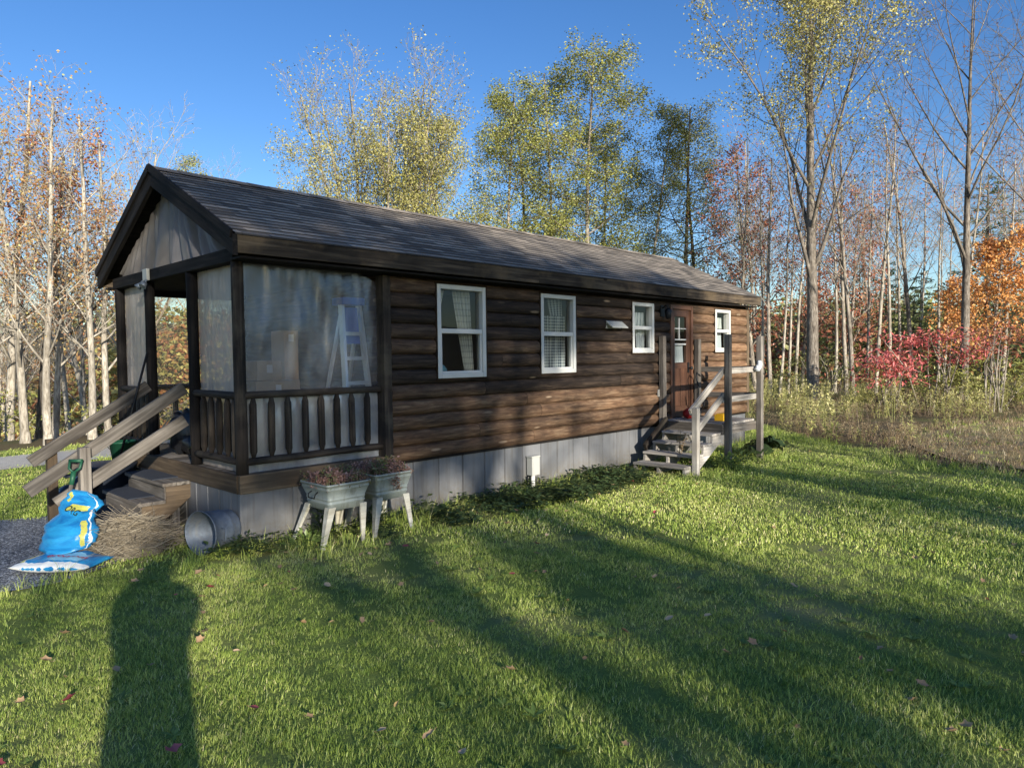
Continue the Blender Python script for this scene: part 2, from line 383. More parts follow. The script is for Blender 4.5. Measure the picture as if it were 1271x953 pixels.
def gravel():
    t = NT('blue_grey_gravel'); p = t.pos()
    vo = t.n('ShaderNodeTexVoronoi', i_Vector=p, i_Scale=48.0); vo2 = t.n('ShaderNodeTexVoronoi', feature='DISTANCE_TO_EDGE', i_Vector=p, i_Scale=48.0)
    c = t.ramp(vo.outputs['Color'], [(0.1, (0.12, 0.125, 0.14)), (0.5, (0.32, 0.33, 0.36)), (0.9, (0.62, 0.63, 0.65))])
    c = t.mix((0.04, 0.04, 0.045), c, t.ramp(vo2.outputs['Distance'], [(0.0, 0.0), (0.12, 1.0)]))
    return t.pbr(c, 0.9, t.bump(t.ramp(vo2.outputs['Distance'], [(0, 0), (0.3, 1)]), 0.8, 0.02), spec=0.2)
M['gravel'] = gravel()
M['straw'] = wood('dry_straw', (0.12, 0.095, 0.07), (0.33, 0.27, 0.19), (0.58, 0.50, 0.37), knots=False)
M['bark_pale'] = bark('pale_bark', (0.14, 0.115, 0.088), (0.44, 0.385, 0.31), (0.66, 0.59, 0.49))
M['bark_grey'] = bark('grey_bark', (0.09, 0.072, 0.056), (0.33, 0.28, 0.225), (0.58, 0.51, 0.42))
M['bark_dark'] = bark('dark_bark', (0.03, 0.025, 0.02), (0.10, 0.083, 0.066), (0.22, 0.19, 0.15))
M['bark_brown'] = bark('grey_brown_bark', (0.06, 0.048, 0.039), (0.22, 0.185, 0.15), (0.42, 0.365, 0.305))
M['lf_orange'] = leafy('orange_brown_leaves', [(0.0, (0.14, 0.055, 0.03)), (0.3, (0.33, 0.14, 0.06)), (0.55, (0.46, 0.27, 0.11)), (0.75, (0.50, 0.40, 0.15)), (1, (0.40, 0.40, 0.14))])
M['lf_bright'] = leafy('bright_orange_leaves', [(0.0, (0.34, 0.12, 0.04)), (0.4, (0.64, 0.27, 0.08)), (0.8, (0.76, 0.40, 0.13)), (1, (0.66, 0.45, 0.18))])
M['lf_red'] = leafy('crimson_leaves', [(0.0, (0.22, 0.035, 0.04)), (0.4, (0.58, 0.12, 0.12)), (0.8, (0.76, 0.25, 0.21)), (1, (0.76, 0.42, 0.28))])
M['lf_rust'] = leafy('rusty_leaves', [(0.0, (0.17, 0.055, 0.045)), (0.4, (0.40, 0.14, 0.085)), (0.8, (0.56, 0.25, 0.13)), (1, (0.55, 0.36, 0.15))])
M['lf_yellow'] = leafy('yellow_green_leaves', [(0.0, (0.10, 0.12, 0.03)), (0.3, (0.23, 0.25, 0.06)), (0.65, (0.38, 0.375, 0.10)), (1, (0.50, 0.45, 0.16))])
M['lf_gold'] = leafy('gold_leaves', [(0.0, (0.16, 0.15, 0.05)), (0.4, (0.33, 0.31, 0.10)), (0.8, (0.50, 0.44, 0.15)), (1, (0.58, 0.52, 0.22))])
M['lf_olive'] = leafy('olive_leaves', [(0.0, (0.07, 0.085, 0.028)), (0.4, (0.18, 0.19, 0.065)), (0.8, (0.34, 0.32, 0.11)), (1, (0.46, 0.40, 0.16))])
M['lf_pine'] = leafy('pine_needles', [(0.0, (0.03, 0.05, 0.022)), (0.4, (0.075, 0.115, 0.04)), (0.8, (0.15, 0.19, 0.065)), (1, (0.22, 0.24, 0.09))], 0.2)
M['lf_weed'] = leafy('meadow_weed', [(0.0, (0.17, 0.17, 0.05)), (0.3, (0.36, 0.36, 0.11)), (0.6, (0.58, 0.53, 0.20)), (1, (0.72, 0.60, 0.31))])
M['lf_dry'] = leafy('dry_weed', [(0.0, (0.12, 0.075, 0.045)), (0.4, (0.29, 0.20, 0.11)), (0.8, (0.46, 0.34, 0.19)), (1, (0.58, 0.47, 0.27))], 0.2)
M['lf_ground'] = leafy('ground_cover_leaves', [(0.0, (0.015, 0.028, 0.012)), (0.4, (0.045, 0.075, 0.025)), (0.8, (0.09, 0.13, 0.04)), (1, (0.2, 0.2, 0.07))], 0.25)
M['lf_lime'] = leafy('lime_leaves', [(0.0, (0.09, 0.14, 0.03)), (0.5, (0.2, 0.29, 0.06)), (1, (0.34, 0.40, 0.11))], 0.35)
M['lf_sedum'] = leafy('sedum_leaves', [(0.0, (0.08, 0.10, 0.035)), (0.35, (0.22, 0.24, 0.09)), (0.5, (0.22, 0.12, 0.085)), (0.8, (0.40, 0.22, 0.17)), (1, (0.66, 0.46, 0.38))], 0.2)
M['lf_tan'] = leafy('dead_leaf', [(0.0, (0.30, 0.18, 0.10)), (0.4, (0.54, 0.34, 0.18)), (0.8, (0.72, 0.50, 0.30)), (1, (0.8, 0.66, 0.45))], 0.2)
# ------------------------------------------------------------------ the cabin
W_, XE, YR, ZR = 3.36, 10.28, 1.68, 3.75
YF, ZF = -0.22, 2.82
SL = (ZR - ZF) / (YR - YF)
XR0, XR1 = -0.08, 10.40
cabin = thing('log_cabin', 'long dark brown log cabin with shingled gable roof and plastic-wrapped porch', 'cabin')
WIN = [(2.35, 3.12, 1.49, 2.58), (4.143, 4.878, 1.50, 2.57), (6.287, 6.895, 1.767, 2.56), (8.942, 9.536, 1.771, 2.554)]
DOOR = (7.40, 8.13, 0.67, 2.57)
OPEN = WIN + [DOOR]
Z0, Z1, NC = 0.585, 2.62, 12
LH = (Z1 - Z0) / NC
def logs_front():
    m = MB(); NS = 10
    for r in range(NC):
        zb = Z0 + r * LH
        # butt joints of this course
        xs = [1.70]; x = 1.70 + R.uniform(1.2, 3.6)
        while x < XE - 1.0: xs.append(x); x += R.uniform(2.2, 4.2)
        xs.append(XE - 0.05)
        for a, b in zip(xs, xs[1:]):
            t = R.random(); go = (R.random() * 60, R.random() * 20, R.random() * 20)
            for k in range(NS):
                th0, th1 = k / NS, (k + 1) / NS
                def prof(q):
                    s_ = 2 * q - 1
                    return -0.052 * math.sqrt(max(0.0, 1 - abs(s_) ** 2.1)) + 0.008
                za, zc = zb + LH * th0, zb + LH * th1
                ya, yc = prof(th0), prof(th1)
                segs = [(a + 0.003, b - 0.003)]
                for (ox0, ox1, oz0, oz1) in OPEN:
                    if zc > oz0 + 0.012 and za < oz1 - 0.012:
                        ns = []
                        for s0, s1 in segs:
                            if ox1 <= s0 or ox0 >= s1: ns.append((s0, s1)); continue
                            if ox0 > s0: ns.append((s0, ox0))
                            if ox1 < s1: ns.append((ox1, s1))
                        segs = ns
                for s0, s1 in segs:
                    n = max(1, int((s1 - s0) / 0.5)); ids = []
                    for i in range(n + 1):
                        x = s0 + (s1 - s0) * i / n; w = 0.004 * noise.noise((x * 1.3, r * 3.7, 1))
                        ids.append((m.vert((x, ya + w, za), (x - a + go[0], th0 * 0.2 + go[1], go[2])), m.vert((x, yc + w, zc), (x - a + go[0], th1 * 0.2 + go[1], go[2]))))
                    for p, q in zip(ids, ids[1:]): m.face((p[0], q[0], q[1], p[1]), t, True)
    return m
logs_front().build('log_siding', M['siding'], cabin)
# solid wall behind the siding, with the same openings
def wall_core():
    m = MB(); xs = sorted(set([1.66, XE] + [v for o in OPEN for v in o[:2]])); 
    for a, b in zip(xs, xs[1:]):
        o = [q for q in OPEN if q[0] <= a + 1e-6 and q[1] >= b - 1e-6]
        if o:
            if o[0][2] > Z0 + 0.1: m.box(a, b, 0.008, 0.10, Z0, o[0][2])
            m.box(a, b, 0.008, 0.10, o[0][3], Z1 + 0.02)
        else: m.box(a, b, 0.008, 0.10, Z0, Z1 + 0.02)
    return m
wall_core().build('wall_core', M['dark'], cabin)
m = MB()                                                   # back wall and the two end walls
m.box(1.66, XE, W_ - 0.10, W_, Z0, Z1 + 0.02); m.box(XE - 0.1, XE, 0.10, W_ - 0.10, Z0, Z1 + 0.02)
for r in range(NC):
    z = Z0 + (r + 0.5) * LH
    m.tube([(1.66, W_ - 0.02, z), (XE, W_ - 0.02, z)], 0.075, 10, R.random()); m.tube([(XE - 0.02, 0.0, z), (XE - 0.02, W_, z)], 0.075, 10, R.random())
m.build('end_wall', M['log'], cabin)
m = MB(); m.box(1.66, 1.76, 0.10, W_ - 0.10, 0.665, Z1 + 0.02, 0.4)
for r in range(NC):
    m.tube([(1.672, 0.1, Z0 + (r + 0.5) * LH), (1.672, W_ - 0.1, Z0 + (r + 0.5) * LH)], 0.06, 8, R.random())
m.build('porch_wall', M['log'], cabin)
m = MB(); m.box(1.60, 1.70, -0.045, 0.09, 0.60, 2.62, 0.7); m.build('corner_trim', M['rail'], cabin, 0.004)
m = MB(); m.box(XE - 0.05, XE + 0.05, -0.042, 0.07, 0.585, 2.62, 0.9); m.build('corner_trim', M['rim'], cabin, 0.004)
# gable triangles at both ends
m = MB()
m.poly([(XE - 0.01, -0.02, 2.62), (XE - 0.01, W_ + 0.02, 2.62), (XE - 0.01, YR, ZR - 0.08)], 0.4)
m.build('end_gable', M['log'], cabin)
# roof courses with individual tabs
def roof():
    m = MB(); n = 19; Ls = math.hypot(YR - YF + 0.03, (YR - YF + 0.03) * SL)
    for side in (0, 1):
        for c in range(n):
            f0, f1 = c / n, (c + 1) / n + 0.002
            off = (c % 3) * 0.11 + R.uniform(-0.02, 0.02); x = XR0 - 0.015
            edges = [x]; x += off + 0.05
            while x < XR1: edges.append(x); x += R.uniform(0.24, 0.36)
            edges.append(XR1 + 0.015)
            for a, b in zip(edges, edges[1:]):
                if b - a < 0.02: continue
                t = min(1, max(0, R.gauss(0.5, 0.3)))
                def pt(x_, f, lift):
                    y = YF - 0.03 + (YR - YF + 0.03) * f; z = ZF - 0.03 * SL + (YR - YF + 0.03) * f * SL + 0.028 + lift
                    return (x_, y if side == 0 else 2 * YR - y, z)
                wob = R.uniform(-0.002, 0.003)
                m.poly([pt(a, f0, 0.011 + wob), pt(b - 0.003, f0, 0.011 + wob), pt(b - 0.003, f1, 0.001), pt(a, f1, 0.001)], t)
                m.poly([pt(a, f0, -0.004), pt(b - 0.003, f0, -0.004), pt(b - 0.003, f0, 0.011 + wob), pt(a, f0, 0.011 + wob)], -0.6)
    x = XR0 - 0.015                                                # ridge caps
    while x < XR1:
        b = min(x + 0.26, XR1 + 0.015); t = R.random()
        for s in (-1, 1):
            m.poly([(x, YR, ZR + 0.05), (b, YR, ZR + 0.046), (b, YR + s * 0.14, ZR + 0.046 - 0.14 * SL), (x, YR + s * 0.14, ZR + 0.05 - 0.14 * SL)], t)
        x += 0.26
    return m
rf = roof().build('roof', M['shingle'], cabin)
m = MB()                                                           # deck under the shingles, soffit
for s in (0, 1):
    f = (lambda y: y) if s == 0 else (lambda y: 2 * YR - y)
    pts = [(YF + 0.012, ZF + 0.006), (YR, ZR + 0.006), (YR, ZR - 0.05), (YF + 0.012, ZF - 0.05)]
    q = [(XR0 + 0.03, f(y), z) for y, z in pts]; p = [(XR1 - 0.03, f(y), z) for y, z in pts]
    m.loft([q, p], 0.4, True, True, False)
m.box(XR0 + 0.05, XR1 - 0.05, YF + 0.02, 0.0, 2.635, 2.655, 0.3); m.box(XR0 + 0.05, XR1 - 0.05, W_, 2 * YR - YF - 0.02, 2.635, 2.655, 0.3)
m.build('roof_deck', M['dark'], rf)
for s in (0, 1):
    y = YF if s == 0 else 2 * YR - YF
    m = MB(); x = XR0
    for b in (3.9, 7.6, XR1):
        m.box(x, b - 0.003, y - 0.02, y + 0.012, ZF - 0.150, ZF + 0.008, R.uniform(0.4, 0.7)); x = b
    m.build('fascia', M['fascia'], cabin, 0.004)
for xa, xb, mat_ in ((XR0 - 0.035, XR0 + 0.012, 'dark'), (XR1 - 0.012, XR1 + 0.03, 'fascia')):
    for s in (0, 1):
        f = (lambda y: y) if s == 0 else (lambda y: 2 * YR - y)
        m = MB(); pr = [(YF - 0.021, ZF - 0.175), (YF - 0.021, ZF + 0.006), (YR, ZR + 0.016), (YR, ZR - 0.165)]
        m.hexa([(xb if i & 1 else xa, f(pr[k][0]), pr[k][1]) for i, k in ((0, 0), (1, 0), (2, 3), (3, 3), (4, 1), (5, 1), (6, 2), (7, 2))], 0.5, 1)
        m.build('rake_board', M[mat_], cabin, 0.004)
        if xa < 0:                                                 # thin drip moulding on top of the rake
            m = MB(); m.beam((xa - 0.012, f(YF - 0.02), ZF + 0.012), (xa - 0.012, f(YR), ZR + 0.028), 0.02, 0.075, (0, 0, 1), 0.6); m.build('rake_trim', M['dark'], cabin)
# porch framing
POST = [(0.05, 0.05), (0.05, 1.09), (0.05, 2.29), (0.05, 3.31), (1.60, 3.31)]
for i, (x, y) in enumerate(POST):
    m = MB(); pts = []; rs = []
    for k in range(9):
        z = 0.664 + (2.632 - 0.664) * k / 8
        pts.append((x + 0.006 * noise.noise((i * 3.1, z * 1.5, 0)), y + 0.006 * noise.noise((i * 3.1, z * 1.5, 5)), z)); rs.append(0.056 + 0.004 * noise.noise((i, z * 2, 2)))
    m.tube(pts, rs, 14, 0.45); m.build('porch_post', M['rail'] if i == 0 else M['dark'], cabin)
m = MB(); m.box(-0.012, 0.105, 0.0, W_, 2.630, 2.755, 0.5); m.build('gable_beam', M['dark'], cabin, 0.006)
m = MB(); m.box(0.106, 1.66, 0.0, 0.11, 2.630, 2.70, 0.5); m.build('side_beam', M['dark'], cabin, 0.006)
m = MB(); m.box(0.106, 1.66, W_ - 0.11, W_, 2.56, 2.70, 0.5); m.build('side_beam', M['dark'], cabin, 0.006)
m = MB(); m.box(0.11, 1.655, 0.115, W_ - 0.115, 2.635, 2.65, 0.3); m.build('porch_ceiling', M['dark'], cabin)
# deck
m = MB(); x = 0.0
for i in range(24):
    y0 = i * 0.14; m.box(0.028, 1.655, y0 + 0.003, y0 + 0.137, 0.63, 0.663, R.random())
m.build('porch_floor', M['grey'], cabin)
m = MB(); m.box(-0.006, 1.62, -0.02, 0.024, 0.495, 0.668, 0.75); m.box(-0.02, 0.026, 0.026, W_ + 0.01, 0.497, 0.667, 0.35); m.build('rim_board', M['rim'], cabin, 0.006)
# rails and balusters
def peg(x, y, z0, z1, r):
    m = MB(); jx, jy = R.uniform(-0.01, 0.01), R.uniform(-0.006, 0.006)
    zs = [z0, z0 + 0.05, z0 + 0.07, (z0 + z1) / 2, z1 - 0.07, z1 - 0.05, z1]; rr = [r * 0.45, r * 0.8, r, r * 1.02, r, r * 0.8, r * 0.45]
    m.tube([(x + jx * (k / 6), y + jy * (k / 6), z) for k, z in enumerate(zs)], rr, 10, R.random()); return m
def railing(p0, p1, pegs, axis):
    for z, w in ((1.402, 0.036), (0.783, 0.036)):
        m = MB(); pts = []
        for k in range(9):
            f = k / 8; q = [p0[i] + (p1[i] - p0[i]) * f for i in range(2)]
            pts.append((q[0], q[1], z + 0.006 * noise.noise((q[0] * 2, q[1] * 2, z * 7))))
        m.tube(pts, [w + 0.004 * noise.noise((k * 1.7, z, 4)) for k in range(9)], 12, 0.6 if z > 1 else 0.5)
        m.build('rail', M['rail'], cabin)
    for a in pegs:
        x, y = (a, p0[1]) if axis == 0 else (p0[0], a)
        peg(x, y, 0.80, 1.385, 0.034).build('baluster', M['rail'], cabin)
railing((0.06, 0.035), (1.60, 0.035), [0.155 + 0.181 * k for k in range(8)], 0)
railing((0.045, 0.05), (0.045, 1.09), [0.17, 0.33, 0.515, 0.70, 0.88], 1)
railing((0.045, 2.29), (0.045, 3.31), [2.42, 2.58, 2.74, 2.90, 3.06, 3.2], 1)
railing((0.06, 3.32), (1.60, 3.32), [0.2 + 0.24 * k for k in range(6)], 0)
# plastic sheets
def drape(P0, P1, z0, z1, nrm, amp, seed, nu=44, nv=34, vert=1.0, pleat=0.0, top=None):
    m = MB()
    def fn(u, v):
        x = P0[0] + (P1[0] - P0[0]) * u; y = P0[1] + (P1[1] - P0[1]) * u; zt = top(u) if top else z1
        z = z0 + (zt - z0) * v
        q = noise.noise((u * 9 * vert, v * 2.2, seed)) + 0.6 * noise.noise((u * 21 * vert + v * 2.5, v * 3.0, seed + 5))
        q += pleat * math.sin((u * 26 + 2.2 * noise.noise((u * 3, v * 1.5, seed))) * 6.2832 / 2) * (0.3 + 0.7 * v)
        edge = min(1, 6 * min(u, 1 - u)) 
        d = amp * q * (0.35 + 0.65 * edge) * ((1 - 0.9 * v ** 2.5) if top and pleat > 0.5 else 1)
        return (x + nrm[0] * d, y + nrm[1] * d, z)
    m.grid(fn, nu, nv); return m
drape((0.10, 0.085), (1.60, 0.085), 1.42, 2.63, (0, -1), 0.020, 3.0, vert=1.3, pleat=0.22, top=lambda u: 2.63 - max(0, (u - 0.86)) * 0.55).build('plastic_sheet', M['sheet'], cabin)
drape((0.10, 0.092), (1.60, 0.092), 0.668, 1.43, (0, -1), 0.02, 8.0).build('plastic_sheet', M['sheet_low'], cabin)
drape((0.098, 0.10), (0.098, 1.05), 1.40, 2.63, (-1, 0), 0.010, 13.0, vert=1.6, pleat=0.35).build('plastic_sheet', M['sheet_front'], cabin)
drape((0.10, 0.10), (0.10, 1.05), 0.668, 1.41, (-1, 0), 0.012, 15.0).build('plastic_sheet', M['sheet_front'], cabin)
drape((0.098, 2.33), (0.098, 3.28), 0.72, 2.63, (-1, 0), 0.014, 19.0, vert=1.2, pleat=0.2).build('plastic_sheet', M['sheet_front'], cabin)
drape((0.10, 3.27), (1.60, 3.27), 0.67, 2.57, (0, -1), 0.014, 23.0).build('plastic_sheet', M['sheet_back'], cabin)
def gable_sheet():
    m = MB()
    def fn(u, v):
        y = 0.06 + u * (W_ - 0.12); zt = 2.86 + min(y, W_ - y) * SL * 0.97; z = 2.752 + (zt - 2.752) * v
        c = (u - 0.5) * (1 + 0.35 * v)                             # folds gather toward the peak
        q = math.sin(c * 88 + 3.0 * noise.noise((u * 5, v * 1.2, 4))) * (0.55 + 0.45 * noise.noise((c * 11, v * 0.8, 7))) + 1.1 * noise.noise((c * 16, v * 0.7, 9)) + 0.5 * noise.noise((c * 40, v * 1.5, 2))
        return (0.085 - 0.055 * q * (1 - 0.8 * v ** 3), y, z)
    m.grid(fn, 190, 22); return m
gable_sheet().build('gable_sheet', M['sheet_gable'], cabin)
# skirting: panels with a shadow gap between them
def skirt(x0, x1, y0, y1, z1, step, name='skirting'):
    m = MB(); L = math.hypot(x1 - x0, y1 - y0); d = ((x1 - x0) / L, (y1 - y0) / L); n = (d[1], -d[0])
    s = 0
    while s < L - 0.02:
        e = min(L, s + step * R.uniform(0.93, 1.07))
        if L - e < 0.08: e = L
        prof = [(s + 0.006, 0.0), (s + 0.014, 0.014), (e - 0.014, 0.014), (e - 0.006, 0.0)]
        lo = [(x0 + d[0] * a + n[0] * b, y0 + d[1] * a + n[1] * b, -0.05) for a, b in prof]; hi = [(p[0], p[1], z1) for p in lo]
        m.loft([lo, hi], R.random(), False, False, False, False); s = e
    a, b = (x0 - n[0] * 0.006, y0 - n[1] * 0.006), (x1 - n[0] * 0.006, y1 - n[1] * 0.006)
    m.poly([(a[0], a[1], -0.05), (b[0], b[1], -0.05), (b[0], b[1], z1), (a[0], a[1], z1)], 0.0)
    return m.build(name, M['skirt'], cabin)
skirt(0.0, 1.66, 0.012, 0.012, 0.494, 0.55); skirt(1.66, XE, 0.03, 0.03, 0.585, 0.357)
skirt(0.012, 0.012, W_, 0.0, 0.496, 0.27); skirt(XE - 0.03, XE - 0.03, 0.03, W_, 0.585, 0.36); skirt(XE, 0.0, W_, W_, 0.55, 0.5)
m = MB(); m.box(-0.008, 0.03, -0.008, 0.03, -0.05, 0.494, 0.6); m.build('skirting_corner', M['skirt'], cabin, 0.005)
m = MB(); m.box(1.66, XE, 0.0, 0.03, 0.560, 0.584, 0.2); m.build('skirting_trim', M['dark'], cabin)
# windows
def window(x0, x1, z0, z1, rail_f):
    fr = MB(); w = 0.055; y0, y1 = -0.052, 0.07
    fr.box(x0, x0 + w, y0, y1, z0, z1); fr.box(x1 - w, x1, y0, y1, z0, z1)
    fr.box(x0 + w, x1 - w, y0, y1, z0, z0 + w); fr.box(x0 + w, x1 - w, y0, y1, z1 - w, z1)
    zm = z0 + (z1 - z0) * rail_f
    fr.box(x0 + w, x1 - w, -0.040, 0.05, zm - 0.028, zm + 0.028)
    tr = MB(); q = 0.022
    for a, b, c, d in ((x0 - q, x0 - 0.001, z0 - q, z1 + q), (x1 + 0.001, x1 + q, z0 - q, z1 + q), (x0, x1, z0 - q, z0 - 0.001), (x0, x1, z1 + 0.001, z1 + q)): tr.box(a, b, -0.046, 0.006, c, d, 0.3)
    root = fr.build('window', M['white'], cabin, 0.006)
    tr.build('casing', M['log'], root)  # dark trim strips, also a painted-in shadow border round the frame
    s = MB(); w2 = 0.026                                            # lower sash sits proud
    for (a, b, c, d) in ((x0 + w, x0 + w + w2, z0 + w, zm - 0.028), (x1 - w - w2, x1 - w, z0 + w, zm - 0.028), (x0 + w + w2, x1 - w - w2, z0 + w, z0 + w + w2)):
        s.box(a, b, -0.028, 0.02, c, d)
    s.build('sash', M['white'], root, 0.004)
    g = MB(); g.poly([(x0 + w, 0.015, zm + 0.028), (x1 - w, 0.015, zm + 0.028), (x1 - w, 0.015, z1 - w), (x0 + w, 0.015, z1 - w)])
    g.poly([(x0 + w, 0.0, z0 + w), (x1 - w, 0.0, z0 + w), (x1 - w, 0.0, zm - 0.02), (x0 + w, 0.0, zm - 0.02)])
    g.build('pane', M['glass'], root)
    return zm
ZM = [window(*w, f) for w, f in zip(WIN, (0.505, 0.50, 0.50, 0.50))]
# door
x0, x1, z0, z1 = DOOR
dr = MB()
for a, b, c, d in ((x0, x0 + 0.06, z0, z1), (x1 - 0.06, x1, z0, z1), (x0 + 0.06, x1 - 0.06, z1 - 0.07, z1)): dr.box(a, b, -0.052, 0.08, c, d, 0.8)
dr.box(x0 + 0.061, x0 + 0.175, -0.02, 0.03, z0, z1 - 0.071, 0.4); dr.box(x1 - 0.175, x1 - 0.061, -0.02, 0.03, z0, z1 - 0.071, 0.4)
dr.box(x0 + 0.176, x1 - 0.176, -0.02, 0.03, z0, 0.86, 0.4); dr.box(x0 + 0.176, x1 - 0.176, -0.02, 0.03, 1.50, 1.60, 0.45); dr.box(x0 + 0.176, x1 - 0.176, -0.02, 0.03, 2.38, z1 - 0.071, 0.4)
dr.box(x0 + 0.176, 7.755, -0.010, 0.02, 0.86, 1.50, 0.55); dr.box(7.775, x1 - 0.176, -0.010, 0.02, 0.86, 1.50, 0.5)
door = dr.build('door', M['door'], cabin, 0.005)
m = MB(); m.poly([(x0 + 0.17, 0.0, 1.6), (x1 - 0.17, 0.0, 1.6), (x1 - 0.17, 0.0, 2.38), (x0 + 0.17, 0.0, 2.38)]); m.build('pane', M['glass'], door)
m = MB(); xm = (x0 + x1) / 2 - 0.03
m.box(xm - 0.008, xm + 0.008, -0.016, 0.012, 2.0, 2.36); m.box(x0 + 0.177, x1 - 0.177, -0.015, 0.012, 2.17, 2.185); m.box(x0 + 0.177, x1 - 0.177, -0.015, 0.012, 1.98, 2.0); m.box(x0 + 0.177, x1 - 0.177, -0.015, 0.012, 1.9, 1.925)
m.build('muntin', M['white'], door)
m = MB(); m.box(x1 - 0.15, x1 - 0.10, -0.035, -0.021, 1.42, 1.6); m.tube([(x1 - 0.125, -0.022, 1.5), (x1 - 0.125, -0.075, 1.5)], [0.012, 0.012], 8); m.ellipsoid((x1 - 0.125, -0.09, 1.5), (0.03, 0.025, 0.03)); m.build('handle', M['black'], door)
# fittings on the wall
m = MB(); m.box(5.60, 5.98, -0.05, -0.02, 2.135, 2.245, 0.5)
m.hexa([(x, y, z) for x, y, z in ((5.59, -0.17, 2.14), (5.99, -0.17, 2.14), (5.59, -0.05, 2.21), (5.99, -0.05, 2.21), (5.59, -0.17, 2.155), (5.99, -0.17, 2.155), (5.59, -0.05, 2.25), (5.99, -0.05, 2.25))])
m.build('vent_hood', M['offwhite'], cabin, 0.004)
m = MB(); m.box(7.08, 7.20, -0.06, -0.03, 2.36, 2.54); m.tube([(7.14, -0.06, 2.5), (7.14, -0.12, 2.54), (7.14, -0.16, 2.5)], 0.012, 6)
m.tube([(7.14, -0.16, 2.49), (7.14, -0.16, 2.46), (7.14, -0.16, 2.33), (7.14, -0.16, 2.31)], [0.02, 0.06, 0.045, 0.025], 6); m.build('wall_lantern', M['black'], cabin)
m = MB(); m.box(7.00, 7.09, -0.065, -0.03, 1.05, 1.17); m.build('outlet_cover', M['offwhite'], cabin, 0.006)
m = MB(); m.box(3.87, 4.02, -0.105, -0.003, 0.17, 0.41, 0.6); m.box(3.86, 4.03, -0.11, -0.003, 0.405, 0.425); bx_ = m.build('meter_box', M['offwhite'], cabin, 0.006)
m = MB(); m.tube([(3.94, -0.05, 0.17), (3.94, -0.05, -0.05)], 0.028, 10); m.build('conduit', M['white'], bx_)
m = MB(); m.tube([(3.865, -0.02, 0.16), (3.865, -0.02, -0.05)], 0.012, 6); m.build('cable', M['black'], bx_)
m = MB(); m.box(-0.05, -0.014, 2.07, 2.20, 2.63, 2.76); fl = m.build('flood_light', M['offwhite'], cabin, 0.006)
for s in (-0.04, 0.05):
    m = MB(); m.tube([(-0.03, 2.13 + s, 2.65), (-0.07, 2.13 + s * 1.6, 2.60)], [0.012, 0.012], 6); m.tube([(-0.06, 2.13 + s * 1.6, 2.60), (-0.10, 2.13 + s * 1.8, 2.555)], [0.022, 0.042], 10)
    m.build('lamp_head', M['galv'], fl)
# interior shell seen dimly through the panes
m = MB(); m.box(1.77, XE - 0.11, 0.11, W_ - 0.11, 0.62, 0.66); m.box(1.77, XE - 0.11, 0.11, W_ - 0.11, 2.60, 2.62); m.box(1.77, XE - 0.11, 1.9, 1.95, 0.661, 2.599)
for x in (3.6, 5.6, 7.2, 8.5): m.box(x, x + 0.05, 0.11, 1.899, 0.661, 2.599)
m.build('interior_walls', M['wall_in'], cabin)

# curtains: hang inside the windows, each its own thing
def curt(x0, x1, z0, z1, mat_, label, tie=None, waves=7, y=0.13):
    m = MB()
    def fn(u, v):
        a, b = x0, x1
        if tie:
            k = math.sin(math.pi * (1 - v)) ** 1.2 if tie[2] else (1 - v)
            a = x0 + (tie[0] - x0) * k; b = x1 + (tie[1] - x1) * k
        return (a + (b - a) * u, y + 0.02 * math.sin(u * waves * 6.2832 + 1.5 * v), z0 + (z1 - z0) * v)
    m.grid(fn, waves * 8, 14)
    return solo(m, 'curtain', M[mat_], label, 'curtain', 'curtains inside the cabin windows')
curt(2.38, 2.62, ZM[0] - 0.02, 2.55, 'curtain_plain', 'narrow pale checked curtain at left side of the large window nearest the porch', (2.38, 2.45, 0), 4)
curt(2.74, 3.02, 1.5, 2.55, 'curtain_plain', 'long pale checked curtain sweeping right in the window nearest the porch', (2.93, 3.06, 0), 5)
curt(4.17, 4.50, 1.50, ZM[1] + 0.26, 'curtain_check', 'left blue and white checked cafe curtain in the second window from the porch', None, 5)
curt(4.53, 4.86, 1.50, ZM[1] + 0.26, 'curtain_check', 'right blue and white checked cafe curtain in the second window from the porch', None, 5, 0.135)
curt(4.55, 4.86, ZM[1] + 0.05, 2.55, 'curtain_check', 'upper blue checked curtain behind the cafe pair in the second window', (4.68, 4.86, 0), 4, 0.19)
curt(6.33, 6.58, 1.79, ZM[2], 'curtain_white', 'left plain white half curtain in the small window left of the side door', None, 4)
curt(6.66, 6.87, 1.79, ZM[2], 'curtain_white', 'right plain white half curtain in the small window left of the side door', None, 4)
curt(6.33, 6.87, ZM[2] + 0.02, 2.42, 'curtain_check', 'dark patterned valance in the small window left of the side door', None, 6)
curt(8.97, 9.50, ZM[3] + 0.05, 2.42, 'curtain_plain', 'pale valance curtain in the small window right of the side door', None, 7)
curt(8.97, 9.50, 1.78, ZM[3] - 0.02, 'curtain_white', 'white half curtain in lower sash of the window right of the side door', None, 5)
curt(7.57, 7.97, 1.58, 1.91, 'curtain_white', 'short white curtain behind the glass of the side door', None, 4, 0.06)
m = MB(); m.ellipsoid((2.52, 0.25, 1.585), (0.20, 0.10, 0.085), 18, 10, 0.5, 0.15); solo(m, 'pillow', M['pillow'], 'pale blue pillow behind the lower pane of the first window', 'pillow')
m = MB(); m.box(2.25, 3.4, 0.16, 0.9, 1.05, 1.5); solo(m, 'bed', M['curtain_white'], 'pale bed standing just inside the first window under the pillow', 'bed')
